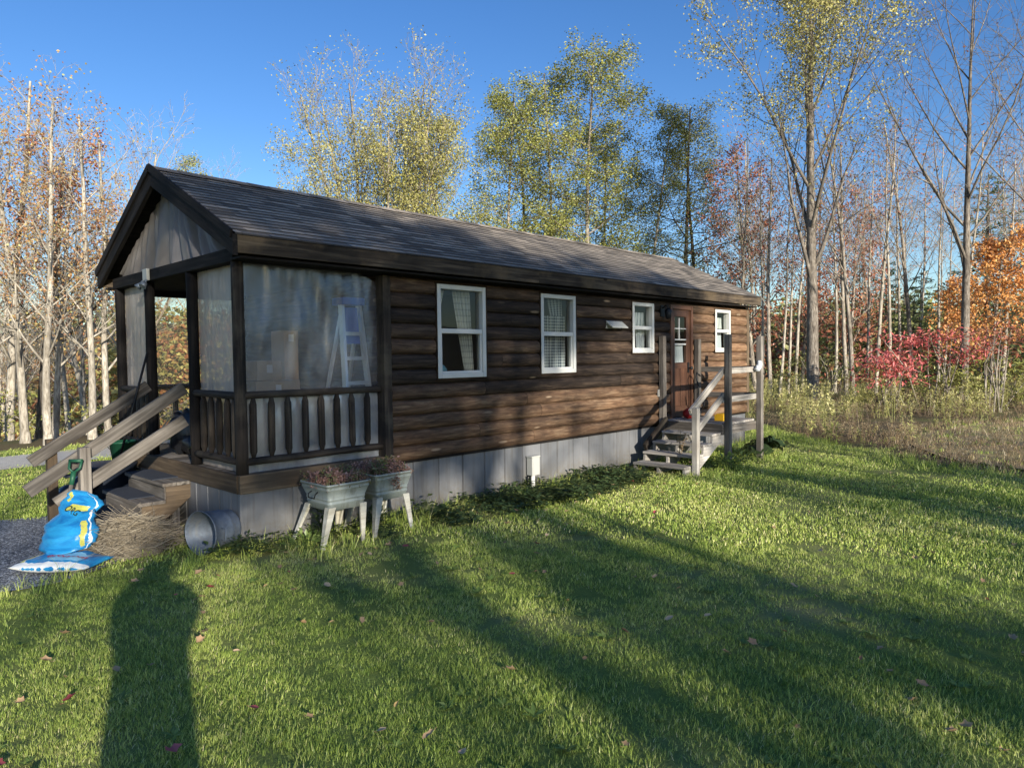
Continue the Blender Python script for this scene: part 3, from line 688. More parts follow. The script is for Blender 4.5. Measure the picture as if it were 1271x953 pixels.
# ------------------------------------------------------------------ front steps
st = thing('porch_steps', 'weathered grey wooden steps with sloping handrails leading up to the porch opening', 'steps', (-0.4, 1.75, 0))
TR = [(-0.25, 0.0, 0.50), (-0.48, -0.25, 0.335), (-0.71, -0.48, 0.17)]
for xa, xb, z in TR:
    m = MB(); w = (xb - xa + 0.03) / 2
    for k in range(2): m.box(xa - 0.03 + k * w + 0.002, xa - 0.03 + (k + 1) * w - 0.002, 1.13, 2.27, z - 0.036, z)
    m.build('tread', M['grey'], st, 0.004)
    m = MB(); m.box(xa, xa + 0.025, 1.16, 2.24, z - 0.165, z - 0.037); m.build('riser', M['grey'], st)
for y in (1.145, 2.215):
    m = MB(); pr = [(0, .33), (0, .463), (-.24, .463), (-.24, .298), (-.47, .298), (-.47, .133), (-.70, .133), (-.70, 0), (-.42, 0)]
    a = [m.vert((p[0] - 0.002, y, p[1]), (p[0], 0, p[1])) for p in pr]; b = [m.vert((p[0] - 0.002, y + 0.038, p[1]), (p[0], 0.04, p[1])) for p in pr]
    m.face(a, 0.75); m.face(b[::-1], 0.5)
    for k in range(len(pr)): m.face((a[k], b[k], b[(k + 1) % len(pr)], a[(k + 1) % len(pr)]), 0.5)
    m.build('stringer', M['rim'], st)
m = MB(); m.box(-0.17, -0.10, 1.19, 1.26, 0, 0.37); m.build('support_post', M['grey'], st)
def newel(par, x, y, z0, z1, w=0.09, mt='grey', t=None):
    m = MB(); m.box(x - w / 2, x + w / 2, y - w / 2, y + w / 2, z0, z1, t); return m.build('post', M[mt], par, 0.006)
newel(st, -0.96, 1.13, -0.1, 0.94, 0.092, 'grey', 0.6); newel(st, -0.96, 2.31, -0.1, 0.93, 0.092, 'rim', 0.3)
for y, p0, p1 in ((1.205, (-1.40, 0.575), (-0.01, 1.455)), (1.205, (-1.18, 0.43), (-0.01, 1.12)), (2.24, (-1.16, 0.715), (-0.01, 1.455))):
    m = MB(); m.beam((p0[0], y, p0[1]), (p1[0], y, p1[1]), 0.038, 0.125, (0, 0, 1), 0.4 if y < 2 else 0.15); m.build('handrail', M['grey'], st, 0.005)
for (xa, xb, z), nm in zip(TR, ('top', 'middle', 'lowest')):
    m = MB(); m.box(xa - 0.028, xb - 0.004, 1.42, 2.2, z + 0.002, z + 0.012); solo(m, 'stair_mat', M['mat'], 'dark blue grey tread mat on the %s porch step' % nm, 'mat', 'mats on the porch steps')

# ------------------------------------------------------------------ side landing
sd = thing('side_stairs', 'bleached grey wooden stairs and landing with tall posts at the side door', 'stairs', (7.0, -0.6, 0))
XA, XB, YO, ZP = 7.06, 8.24, -1.15, 0.665
m = MB()
for i in range(8): m.box(XA + 0.005 + i * 0.146, XA + 0.143 + i * 0.146, YO + 0.02, -0.05, ZP - 0.034, ZP)
m.build('landing_deck', M['pale'], sd)
m = MB(); m.box(XA, XB, YO - 0.02, YO + 0.018, ZP - 0.17, ZP - 0.036, 0.7); m.box(XA - 0.038, XA - 0.002, YO - 0.02, -0.05, ZP - 0.17, ZP - 0.004, 0.1); m.box(XB + 0.002, XB + 0.04, YO, -0.05, ZP - 0.17, ZP - 0.036, 0.4)
m.build('landing_frame', M['grey'], sd, 0.004)
for x, y, z0, z1, mt, t in ((XA + 0.0, -0.10, 0.50, 2.04, 'grey', 0.6), (XA + 0.05, YO - 0.065, -0.1, 2.03, 'grey', 0.5), (XB - 0.02, YO - 0.065, -0.1, 2.02, 'grey', 0.8), (XB - 0.04, -0.10, 0.50, 2.0, 'grey', 0.25), (6.13, YO - 0.065, -0.1, 0.97, 'pale', 0.6)):
    newel(sd, x, y, z0, z1, 0.088, mt, t)
for z in (1.03, 1.47):
    m = MB(); m.beam((XA - 0.02, YO - 0.005, z), (XB + 0.10, YO - 0.005, z + 0.01), 0.036, 0.09, (0, 0, 1), 0.7); m.build('guard_rail', M['pale'], sd, 0.004)
    m = MB(); m.beam((XB + 0.04, YO - 0.0, z + 0.02), (XB + 0.04, -0.06, z), 0.036, 0.09, (0, 0, 1), 0.3); m.build('guard_rail', M['grey'], sd, 0.004)
XT = [5.92, 6.19, 6.46, 6.73]; ZT = [0.13, 0.264, 0.398, 0.532]
for x, z in zip(XT, ZT):
    m = MB(); m.box(x, x + 0.135, YO + 0.0, -0.28, z - 0.034, z); m.box(x + 0.14, x + 0.275, YO + 0.0, -0.28, z - 0.034, z); m.build('tread', M['pale'], sd, 0.004)
for y, t in ((YO + 0.002, 0.9), (-0.72, 0.5), (-0.32, 0.2)):
    m = MB(); pr = [(XA - 0.04, .40)]; pr.append((XA - 0.04, .496))
    for x, z in list(zip(XT, ZT))[::-1]:
        pr += [(x + 0.27, z - 0.036), (x + 0.02, z - 0.036)]
    pr += [(XT[0] + 0.02, -0.02), (XT[0] + 0.30, -0.02)]
    a = [m.vert((p[0], y, p[1]), (p[0], 0, p[1])) for p in pr]; b = [m.vert((p[0], y + 0.036, p[1]), (p[0], 0.04, p[1])) for p in pr]
    m.face(a, t); m.face(b[::-1], t)
    for k in range(len(pr)): m.face((a[k], b[k], b[(k + 1) % len(pr)], a[(k + 1) % len(pr)]), t)
    m.build('stringer', M['pale'], sd)
for z0, z1 in ((0.90, 1.48), (0.52, 1.10)):
    m = MB(); m.beam((6.08, YO - 0.005, z0), (XA + 0.02, YO - 0.005, z1), 0.036, 0.10, (0, 0, 1), 0.6); m.build('handrail', M['pale'], sd, 0.004)
m = MB(); m.beam((6.35, -0.22, 0.30), (7.02, -0.2, 0.68), 0.05, 0.12, (0, 0, 1), 0.1); m.build('wall_stringer', M['rail'], sd, 0.004)
# things on the landing
m = MB(); m.box(7.42, 7.68, -0.98, -0.82, ZP + 0.004, ZP + 0.10); m.box(7.44, 7.66, -0.96, -0.84, ZP + 0.10, ZP + 0.115); solo(m, 'toolbox', M['yellow'], 'small yellow box standing on the side landing', 'box', bevel=0.01)
m = MB(); m.ellipsoid((7.55, -0.3, ZP + 0.09), (0.12, 0.09, 0.09), 12, 8, 0.5, 0.3); solo(m, 'cloth_bundle', M['red'], 'crumpled red bundle on the landing by the side door', 'bundle')
m = MB(); m.ellipsoid((8.17, YO - 0.08, 1.55), (0.06, 0.05, 0.07), 10, 8, 0.5, 0.5); m.ellipsoid((8.10, YO - 0.085, 1.49), (0.07, 0.045, 0.05), 10, 8, 0.5, 0.5); solo(m, 'rag', M['curtain_white'], 'crumpled white rag on the guard rail of the side landing', 'rag')
m = MB()                                                            # iron hook stand on the landing
m.tube([(7.95, -0.25, ZP + 0.002), (7.95, -0.25, 1.2), (7.93, -0.22, 1.35), (7.99, -0.2, 1.42), (8.04, -0.24, 1.36)], 0.014, 6)
m.tube([(7.95, -0.25, 0.85), (7.86, -0.3, 0.95), (7.84, -0.3, 1.08)], 0.012, 6); m.tube([(7.95, -0.25, 0.75), (8.05, -0.3, 0.86), (8.06, -0.3, 1.0)], 0.012, 6)
m.tube([(7.83, -0.3, ZP + 0.012), (8.07, -0.2, ZP + 0.012)], 0.012, 6); m.tube([(7.9, -0.13, ZP + 0.012), (7.99, -0.37, ZP + 0.012)], 0.012, 6)
solo(m, 'iron_stand', M['black'], 'black wrought iron stand beside the side door', 'stand')

# ------------------------------------------------------------------ porch contents
ld = thing('step_ladder', 'aluminium step ladder with blue top standing inside the wrapped porch', 'ladder', (1.42, 0.3, 0.664))
def lp(f, side): return (1.45 + side * (0.175 - 0.065 * f), 0.16 + 0.20 * f, 0.664 + 1.66 * f)
for s in (-1, 1):
    m = MB(); m.beam(lp(0, s), lp(1, s), 0.03, 0.075, (0, 1, 0.2)); m.build('side_rail', M['alu'], ld)
    m = MB(); m.beam((1.44 + s * 0.16, 0.85, 0.664), lp(0.98, s * 0.9), 0.025, 0.045, (0, 1, 0.2)); m.build('rear_leg', M['alu'], ld)
for k in range(1, 6):
    f = k / 6.2; a, b = lp(f, -1), lp(f, 1); m = MB(); m.box(a[0], b[0], a[1] - 0.035, a[1] + 0.05, a[2] - 0.02, a[2] + 0.02); m.build('step', M['alu'], ld, 0.003)
a, b = lp(1, -1), lp(1, 1); m = MB(); m.box(a[0] - 0.03, b[0] + 0.03, a[1] - 0.08, a[1] + 0.14, a[2] - 0.01, a[2] + 0.07); m.build('top_cap', M['blue'], ld, 0.01)
a, b = lp(0.98, -1), lp(0.74, 1); m = MB(); m.hexa([(a[0] + 0.01 if not i & 1 else b[0] - 0.035, (a[1] if i & 4 else b[1]) + 0.005 + (0.012 if i & 2 else 0), a[2] if i & 4 else b[2]) for i in range(8)]); m.build('warning_panel', M['blue'], ld)
def carton(x0, x1, y0, y1, z0, z1, label, mt='card'):
    r = thing('carton', label, 'box', ((x0 + x1) / 2, (y0 + y1) / 2, z0), 'cartons stacked on the porch')
    m = MB(); m.box(x0, x1, y0, y1, z0, z1, 0.5); m.build('body', M[mt], r, 0.006)
    m = MB(); m.box(x0 + 0.002, x1 - 0.002, (y0 + y1) / 2 - 0.025, (y0 + y1) / 2 + 0.025, z1 + 0.001, z1 + 0.003); m.box((x0 + x1) / 2 - 0.03, (x0 + x1) / 2 + 0.03, y0 - 0.003, y0 - 0.001, z1 - 0.12, z1 - 0.04); m.build('tape', M['cardwhite'], r)
carton(0.30, 0.82, 0.28, 0.72, 0.666, 1.20, 'large plain carton at the bottom of the stack behind the porch sheet')
carton(0.32, 0.80, 0.30, 0.70, 1.204, 1.52, 'wide low carton with pale tape on the bottom carton')
carton(0.36, 0.62, 0.34, 0.62, 1.524, 1.72, 'small carton on top of the stack behind the porch sheet')
carton(0.95, 1.12, 0.9, 1.2, 0.666, 2.05, 'tall narrow carton standing deep in the porch')
m = MB(); m.ellipsoid((0.36, 2.02, 0.92), (0.22, 0.25, 0.27), 22, 16, 0.5, 0.35); m.ellipsoid((0.40, 1.93, 1.22), (0.07, 0.09, 0.08), 12, 8, 0.5, 0.6); m.ellipsoid((0.34, 1.78, 0.80), (0.16, 0.16, 0.135), 16, 10, 0.5, 0.4)
solo(m, 'rubbish_bag', M['blackplastic'], 'black plastic rubbish bag slumped at the porch entrance', 'bag')
# leafy potted plant by the entrance
pp = thing('potted_plant', 'low green potted plant on the porch floor beside the rubbish bag', 'plant', (0.30, 1.42, 0.664))
m = MB(); m.loft([[(0.30 + r * math.cos(a * 0.5236), 1.42 + r * math.sin(a * 0.5236), z) for a in range(12)] for r, z in ((0.07, 0.666), (0.10, 0.80), (0.105, 0.81), (0.09, 0.80))], 0.5, True, True); m.build('pot', M['card'], pp)
def leaf(m, p, d, L, w, t, fold=0.25, roll=0.0):
    d = Vector(d).normalized(); s = d.cross(Vector((0, 0, 1)))
    if s.length < 0.05: s = Vector((1, 0, 0))
    s.normalize(); n = s.cross(d)
    if roll: s, n = s * math.cos(roll) + n * math.sin(roll), n * math.cos(roll) - s * math.sin(roll)
    p = Vector(p); a = m.vert(p); b = m.vert(p + d * L * 0.5 + s * w * 0.5 + n * w * fold); c = m.vert(p + d * L); e = m.vert(p + d * L * 0.5 - s * w * 0.5 + n * w * fold)
    m.face((a, b, c), t); m.face((a, c, e), t)
def rdir(zlo=-1, zhi=1):
    a = R.random() * 6.2832; z = R.uniform(zlo, zhi); r = math.sqrt(max(0, 1 - z * z)); return Vector((r * math.cos(a), r * math.sin(a), z))
m = MB()
for k in range(90):
    d = rdir(-0.1, 1); leaf(m, Vector((0.30, 1.42, 0.82)) + d * R.uniform(0.02, 0.13), d + Vector((0, 0, -0.3)), 0.09, 0.04, R.random())
m.build('foliage', M['lf_lime'], pp)
# things beside the steps
bn = thing('storage_bin', 'black rubber tub standing beside the porch steps under the green bucket', 'tub', (-0.35, 2.72, 0))
m = MB(); m.loft([[(-0.35 + r * math.cos(a * 0.3142), 2.72 + r * 0.95 * math.sin(a * 0.3142), z) for a in range(20)] for r, z in ((0.27, 0.0), (0.31, 0.30), (0.33, 0.53), (0.345, 0.545), (0.345, 0.56), (0.30, 0.565), (0.02, 0.58))], 0.5, True, True); m.build('body', M['bin'], bn)
for s in (-1, 1):
    m = MB(); m.tube([(-0.35 + s * 0.32, 2.66, 0.47), (-0.35 + s * 0.40, 2.68, 0.46), (-0.35 + s * 0.40, 2.76, 0.46), (-0.35 + s * 0.32, 2.78, 0.47)], 0.014, 6); m.build('handle', M['bin'], bn)
gb = thing('green_bucket', 'green plastic bucket sitting on the black tub beside the steps', 'bucket', (-0.17, 2.66, 0.58))
m = MB(); m.loft([[(-0.17 + r * math.cos(a * 0.2856), 2.66 + r * math.sin(a * 0.2856), z) for a in range(22)] for r, z in ((0.11, 0.582), (0.14, 0.79), (0.15, 0.79), (0.15, 0.81), (0.138, 0.81), (0.10, 0.60))], 0.5, True, True); m.build('body', M['green'], gb)
m = MB(); m.tube([(-0.17 + 0.152 * math.cos(a), 2.66 + 0.152 * math.sin(a), 0.79 - 0.10 * math.sin(a)) for a in [math.pi * k / 12 for k in range(13)]], 0.004, 5); m.build('handle', M['black'], gb)
m = MB(); m.ellipsoid((-0.72, 2.55, 0.17), (0.2, 0.18, 0.2), 16, 10, 0.5, 0.5); m.ellipsoid((-0.62, 2.5, 0.36), (0.12, 0.12, 0.14), 12, 8, 0.5, 0.5)
solo(m, 'refuse_sack', M['blackplastic'], 'small black sack lying on the ground behind the step posts', 'sack')
sh = thing('shovel', 'garden shovel with dark green grip leaning on the near step post', 'shovel', (-1.2, 0.95, 0))
g0, g1 = Vector((-1.24, 0.93, 0.02)), Vector((-1.045, 1.06, 0.83)); dv = (g1 - g0).normalized(); sv = Vector((0.69, -0.72, 0))
m = MB(); m.tube([g0 + dv * 0.24, g1 - dv * 0.20], 0.017, 8, 0.6); m.build('shaft', M['grey'], sh)
m = MB(); m.tube([g1 - dv * 0.22, g1 - dv * 0.10], [0.02, 0.024], 8)
for s in (-1, 1): m.tube([g1 - dv * 0.11, g1 - dv * 0.07 + sv * s * 0.05, g1 + sv * s * 0.055], 0.012, 6)
m.tube([g1 - sv * 0.06, g1 + sv * 0.06], 0.016, 8); m.build('grip', M['green'], sh)
m = MB(); m.grid(lambda u, v: tuple(g0 + dv * (0.26 * v) + sv * ((u - 0.5) * 0.22 * (0.35 + 0.65 * min(1, v * 3))) + dv.cross(sv) * (0.03 * (2 * u - 1) ** 2)), 8, 8); m.build('blade', M['black'], sh)
m = MB(); m.tube([(-0.34, 2.20, 0.68), (-0.02, 2.21, 1.83)], 0.013, 8); solo(m, 'garden_pole', M['black'], 'thin dark pole leaning against the left post of the porch opening', 'pole')

# galvanised tub on its side
tb = thing('metal_tub', 'galvanised steel tub lying on its side at the porch corner', 'tub', (-0.3, 0.05, 0))
ax = Vector((0.94, 0.30, -0.035)).normalized(); uu = Vector((-0.30, 0.94, 0)).normalized(); ww = ax.cross(uu)
def ring(c, r, n=36): return [Vector(c) + (uu * math.cos(6.2832 * k / n) + ww * math.sin(6.2832 * k / n)) * r for k in range(n)]
o_ = Vector((-0.36, 0.03, 0.20))
m = MB(); rr = [(0.0, 0.196), (0.006, 0.200), (0.012, 0.196), (0.014, 0.190), (0.10, 0.182), (0.20, 0.173), (0.21, 0.177), (0.22, 0.172), (0.30, 0.163), (0.315, 0.163)]
m.loft([ring(o_ + ax * a, r) for a, r in rr], 0.5, False, True); m.loft([ring(o_ + ax * a, r) for a, r in ((0.30, 0.157), (0.012, 0.184), (0.0, 0.196))], 0.5, True, False); m.build('body', M['galv'], tb)
for s in (-1, 1):
    m = MB(); c = o_ + ax * 0.07 + uu * s * 0.19; m.tube([c + ww * 0.05, c + ww * 0.05 + uu * s * 0.03 + ax * 0.02, c - ww * 0.05 + uu * s * 0.03 + ax * 0.02, c - ww * 0.05], 0.006, 6); m.build('handle', M['galv'], tb)

# wash tub planters
def washtub(x0, x1, y0, y1, zr, label, plabel, legs, seed):
    cx, cy = (x0 + x1) / 2, (y0 + y1) / 2
    t = thing('wash_tub', label, 'planter', (cx, cy, 0), 'wash tub planters on splayed legs')
    def rr(s, z, r=0.035, n=6):
        hx, hy = (x1 - x0) / 2 * s, (y1 - y0) / 2 * s; pts = []
        for sx, sy, a0 in ((1, 1, 0), (-1, 1, 90), (-1, -1, 180), (1, -1, 270)):
            for k in range(n + 1):
                a = rad(a0 + 90 * k / n); pts.append((cx + sx * (hx - r) + r * math.cos(a), cy + sy * (hy - r) + r * math.sin(a), z))
        return pts
    H = zr - 0.335; zb = 0.335
    m = MB(); pr = [(0.80, zb), (0.815, zb + 0.05), (0.835, zb + 0.055), (0.84, zb + 0.068), (0.825, zb + 0.072), (0.835, zb + 0.09), (0.85, zb + 0.095), (0.85, zb + 0.105), (0.84, zb + 0.11), (0.955, zr - 0.05), (0.975, zr - 0.045), (0.965, zr - 0.035), (0.98, zr - 0.012), (1.0, zr - 0.012), (1.01, zr), (1.0, zr + 0.01), (0.975, zr + 0.004), (0.955, zr - 0.05)]
    m.loft([rr(s, z) for s, z in pr], 0.5, True, False); m.build('basin', M['tub'], t)
    m = MB(); m.poly(rr(0.95, zr - 0.05), 0.4); m.build('soil', M['soil'], t)
    for (sx, sy, lx, ly) in legs:
        m = MB(); px, py = cx + sx * (x1 - x0) / 2 * 0.80, cy + sy * (y1 - y0) / 2 * 0.80
        top = [(px - sx * 0.062, py + sy * 0.012, zb + 0.03), (px + sx * 0.012, py + sy * 0.012, zb + 0.03), (px + sx * 0.012, py - sy * 0.062, zb + 0.03), (px - sx * 0.006, py - sy * 0.062, zb + 0.03), (px - sx * 0.006, py - sy * 0.006, zb + 0.03), (px - sx * 0.062, py - sy * 0.006, zb + 0.03)]
        bot = [(lx - sx * 0.018, ly + sy * 0.012, -0.02), (lx + sx * 0.012, ly + sy * 0.012, -0.02), (lx + sx * 0.012, ly - sy * 0.018, -0.02), (lx - sx * 0.006, ly - sy * 0.018, -0.02), (lx - sx * 0.006, ly - sy * 0.006, -0.02), (lx - sx * 0.018, ly - sy * 0.006, -0.02)]
        m.loft([bot, top], R.random(), True, True, False); m.build('leg', M['tubleg'], t)
    m = MB()
    for s in (-1, 1):
        hx = cx + s * (x1 - x0) / 2 * 0.93; zz = zr - 0.075
        m.tube([(hx, cy + 0.055, zz), (hx + s * 0.03, cy + 0.06, zz - 0.02), (hx + s * 0.035, cy + 0.05, zz - 0.055), (hx + s * 0.035, cy - 0.05, zz - 0.055), (hx + s * 0.03, cy - 0.06, zz - 0.02), (hx, cy - 0.055, zz)], 0.006, 6)
    m.build('handle', M['black'], t)
    m = MB()
    for k in range(2100):
        u, v = R.uniform(-1, 1), R.uniform(-1, 1); x = cx + u * (x1 - x0) * 0.50; y = cy + v * (y1 - y0) * 0.50
        h = 0.15 * (1 - 0.35 * max(abs(u), abs(v)) ** 3) * (0.5 + 0.9 * noise.noise((x * 7, y * 7, seed)) + 0.35)
        z = zr - 0.03 + max(0.0, h) * R.uniform(0.3, 1.0)
        if max(abs(u), abs(v)) > 0.9 and R.random() < 0.5: z = zr - R.uniform(-0.02, 0.05); 
        d = rdir(-0.1, 0.9); gb_ = noise.noise((x * 5, y * 5, seed + 9)); tt = (0.05 if gb_ > 0.05 else 0.45) + R.uniform(0, 0.5)
        leaf(m, (x, y, z), d, R.uniform(0.018, 0.038), R.uniform(0.013, 0.024), tt, 0.15, R.uniform(-0.8, 0.8))
    for k in range(70):
        x = cx + R.uniform(-0.45, 0.45) * (x1 - x0); y = cy + R.uniform(-0.45, 0.45) * (y1 - y0)
        m.tube([(x, y, zr - 0.05), (x + R.uniform(-.02, .02), y + R.uniform(-.02, .02), zr + R.uniform(0.03, 0.09))], 0.004, 4, R.random())
    if seed > 5:
        for k in range(60):
            leaf(m, (cx + R.gauss(0.0, 0.035), y0 - 0.012 - R.uniform(0, 0.02), zr - 0.03 - R.uniform(0, 0.12)), rdir(-1, 0.2), 0.035, 0.024, R.uniform(0.35, 0.7))
    solo(m, 'sedum_plant', M['lf_sedum'], plabel, 'plant', 'reddish plants filling the wash tubs')
washtub(0.50, 0.98, -0.67, -0.17, 0.575, 'weathered grey wash tub planter on splayed legs, nearer the porch corner', 'low pinkish and green plant filling the wash tub nearer the porch corner', ((-1, -1, 0.45, -0.64), (1, -1, 0.90, -0.62), (-1, 1, 0.47, -0.07), (1, 1, 0.93, -0.12)), 2)
washtub(1.06, 1.52, -0.62, -0.14, 0.59, 'weathered grey wash tub planter with plants trailing down its front, farther from the porch corner', 'reddish plant trailing over the front of the second wash tub', ((-1, -1, 1.03, -0.62), (1, -1, 1.49, -0.62), (-1, 1, 1.05, -0.06), (1, 1, 1.5, -0.08)), 7)

# straw heap
m = MB()
for k in range(1900):
    u = R.gauss(0, 0.42); v = R.gauss(0, 0.40); x = -0.72 + 0.42 * u; y = 0.66 + 0.36 * v
    if y > 1.15 or x > -0.3 or x < -1.15: continue
    h = 0.27 * math.exp(-(u * u + v * v) * 0.75) * (1 + 0.7 * noise.noise((x * 6, y * 6, 9))); z = h * R.uniform(0.4, 1.0) + 0.01
    a = R.gauss(0.35, 0.75) + 1.2 * noise.noise((x * 5, y * 5, 2)); L = R.uniform(0.12, 0.42); d = Vector((math.cos(a), -math.sin(a), R.gauss(0.05, 0.3)))
    p = Vector((x, y, z)); b = Vector((0, 0, R.uniform(-0.03, 0.05)))
    pts = [p - d * L / 2 - b, p, p + d * L / 2 - b * 1.6]
    for q in pts: q.z = max(q.z, 0.006)
    m.tube(pts, [0.0022, 0.0028, 0.0014], 3, R.random(), False)
m.ellipsoid((-0.74, 0.68, 0.0), (0.33, 0.32, 0.2), 16, 8, 0.0, 0.3)
solo(m, 'straw_heap', M['straw'], 'heap of dry tan straw at the foot of the porch steps', 'straw')

# soil bags
def bag_mat(name, kind):
    t = NT(name); g = t.attr('gc', 'Vector'); sep = t.n('ShaderNodeSeparateXYZ', i_Vector=g); ww = t.math('MULTIPLY', t.math('SUBTRACT', t.noise(t.map(g, (14, 10, 1)), 1.0, 3, 0.5), 0.5), 0.07); u, v = t.math('ADD', sep.outputs[0], ww), t.math('ADD', sep.outputs[1], ww)
    n = t.noise(t.map(g, (6, 9, 1)), 1.0, 5, 0.6, 1.0)
    c = t.mix((0.008, 0.13, 0.36), (0.025, 0.29, 0.56), t.ramp(n, [(0.3, 0.0), (0.65, 1.0)]))
    def band(x, a, b): return t.math('MULTIPLY', t.math('GREATER_THAN', x, a), t.math('LESS_THAN', x, b))
    if kind == 0:
        c = t.mix(c, (0.68, 0.66, 0.58), t.math('LESS_THAN', v, 0.17)); c = t.mix(c, (0.62, 0.55, 0.06), t.math('MULTIPLY', band(v, 0.09, 0.16), band(u, 0.06, 0.40)))
        c = t.mix(c, (0.68, 0.68, 0.66), band(u, 0.005, 0.10))
        c = t.mix(c, (0.25, 0.52, 0.68), t.math('MULTIPLY', band(v, 0.36, 0.82), band(u, 0.15, 0.30)))
    else:
        c = t.mix(c, (0.50, 0.47, 0.09), t.math('MULTIPLY', band(u, 0.35, 0.395), band(v, 0.12, 0.44)))
        c = t.mix(c, (0.50, 0.47, 0.09), t.math('MULTIPLY', band(u, 0.22, 0.36), band(v, 0.60, 0.68)))
        c = t.mix(c, (0.50, 0.47, 0.09), t.math('MULTIPLY', band(u, 0.14, 0.20), band(v, 0.74, 0.95)))
        c = t.mix(c, (0.7, 0.75, 0.78), band(u, 0.425, 0.445))
    return t.pbr(c, 0.34, t.bump(n, 0.5, 0.02), spec=0.5)
M['bag0'] = bag_mat('blue_soil_bag_flat', 0); M['bag1'] = bag_mat('blue_soil_bag_slumped', 1)
M['ink_red'] = plain('red_print', (0.5, 0.02, 0.05), 0.4); M['ink_dark'] = plain('dark_print', (0.02, 0.04, 0.03), 0.4); M['ink_white'] = plain('white_print', (0.75, 0.78, 0.8), 0.4)
def lettering(par, txt, size, mat4, mt):
    cu = bpy.data.curves.new('lettering', 'FONT'); cu.body = txt; cu.size = size; cu.align_x = 'CENTER'; cu.align_y = 'CENTER'; cu.extrude = 0.0008; cu.offset = 0.0006
    o = bpy.data.objects.new('lettering', cu); col.objects.link(o); cu.materials.append(mt)
    o.parent = par; o.matrix_local = Matrix.Translation(-woff(par)) @ mat4; return o
def frame(o, x, y):
    x = Vector(x).normalized(); y = Vector(y); y = (y - x * y.dot(x)).normalized(); z = x.cross(y)
    return Matrix(((x.x, y.x, z.x, o[0]), (x.y, y.y, z.y, o[1]), (x.z, y.z, z.z, o[2]), (0, 0, 0, 1)))
bc = Vector((-1.30, 0.50, 0)); bx = Vector((0.62, -0.78, 0)).normalized(); by = Vector((0.78, 0.62, 0)).normalized()
r0 = thing('soil_bag', 'blue soil bag lying flat on the lawn edge with a pale end flap', 'bag', bc, 'blue soil bags by the porch steps')
m = MB(); rings = []; NU, NV = 28, 26
for j in range(NV + 1):
    v = j / NV; e = math.sin(math.pi * min(1, max(0, v))) ** 0.45; ring_ = []
    for i in range(NU):
        a = 6.2832 * i / NU; hw = 0.20 + 0.015 * math.sin(v * 5); ca, sa = math.cos(a), math.sin(a)
        x = math.copysign(abs(ca) ** 0.6, ca) * hw; z = math.copysign(abs(sa) ** 0.9, sa) * 0.055 * max(0.07, e)
        p = bc + bx * ((v - 0.5) * 0.66) + by * x; p.z = 0.064 + z + (0.016 * noise.noise((p.x * 9, p.y * 9, 3)) + 0.010 * noise.noise((p.x * 23, p.y * 23, 7))) * (1 if sa > 0 else 0.2)
        uu_ = (math.degrees(a) / 360 + 0.5) % 1 if False else (0.5 - 0.5 * ca) * 0.5
        ring_.append(m.vert(p, (0.5 - uu_ if sa < 0 else 0.5 - uu_, v, 0)))
    rings.append(ring_)
for a, b in zip(rings, rings[1:]):
    for k in range(NU): m.face((a[k], b[k], b[(k + 1) % NU], a[(k + 1) % NU]), 0.5, True)
m.face(rings[0], 0.5); m.face(rings[-1][::-1], 0.5)
bb0 = m.build('bag_body', M['bag0'], r0)
r1 = thing('soil_bag', 'blue soil bag slumped half upright against the step post on top of the flat bag', 'bag', (-1.18, 0.80, 0.1), 'blue soil bags by the porch steps')
sp = [((-1.235, 0.66, 0.115), 0.19, 0.10), ((-1.215, 0.69, 0.15), 0.235, 0.125), ((-1.20, 0.74, 0.24), 0.235, 0.12), ((-1.165, 0.80, 0.33), 0.20, 0.10), ((-1.10, 0.87, 0.42), 0.165, 0.085), ((-1.05, 0.93, 0.47), 0.165, 0.08), ((-1.04, 0.965, 0.525), 0.125, 0.06), ((-1.06, 0.98, 0.565), 0.075, 0.02)]
rv = Vector((0.70, -0.71, 0)); m = MB(); rings = []
def spi(f):
    q = f * (len(sp) - 1); i = min(int(q), len(sp) - 2); k = q - i; k = k * k * (3 - 2 * k)
    return Vector(sp[i][0]).lerp(Vector(sp[i + 1][0]), k), sp[i][1] + (sp[i + 1][1] - sp[i][1]) * k, sp[i][2] + (sp[i + 1][2] - sp[i][2]) * k
for j in range(29):
    v = j / 28; c, hw, hd = spi(v); fd = Vector((-0.71, -0.70, 0)) * 1.0; ring_ = []
    tilt = 0.35 * (1 - 2 * v) * 0
    for i in range(32):
        a = 6.2832 * i / 32; ca, sa = math.cos(a), math.sin(a)
        p = c + rv * (math.copysign(abs(ca) ** 0.7, ca) * hw + (0.05 * (v - 0.5) if v > 0.5 else 0)) + fd * (sa * hd)
        p.z += 0.10 * ca * hw / 0.2 * (-0.4 if v > 0.55 else 0.25) 
        nn = 0.045 * noise.noise((p.x * 7 + 3, p.y * 7, p.z * 14)) + 0.026 * noise.noise((p.x * 19, p.y * 19, p.z * 30))
        p = p + (fd * sa + rv * ca) * nn
        ring_.append(m.vert(p, ((a / 6.2832 + 0.0) if a < math.pi else 0.0, v, 0)))
    rings.append(ring_)
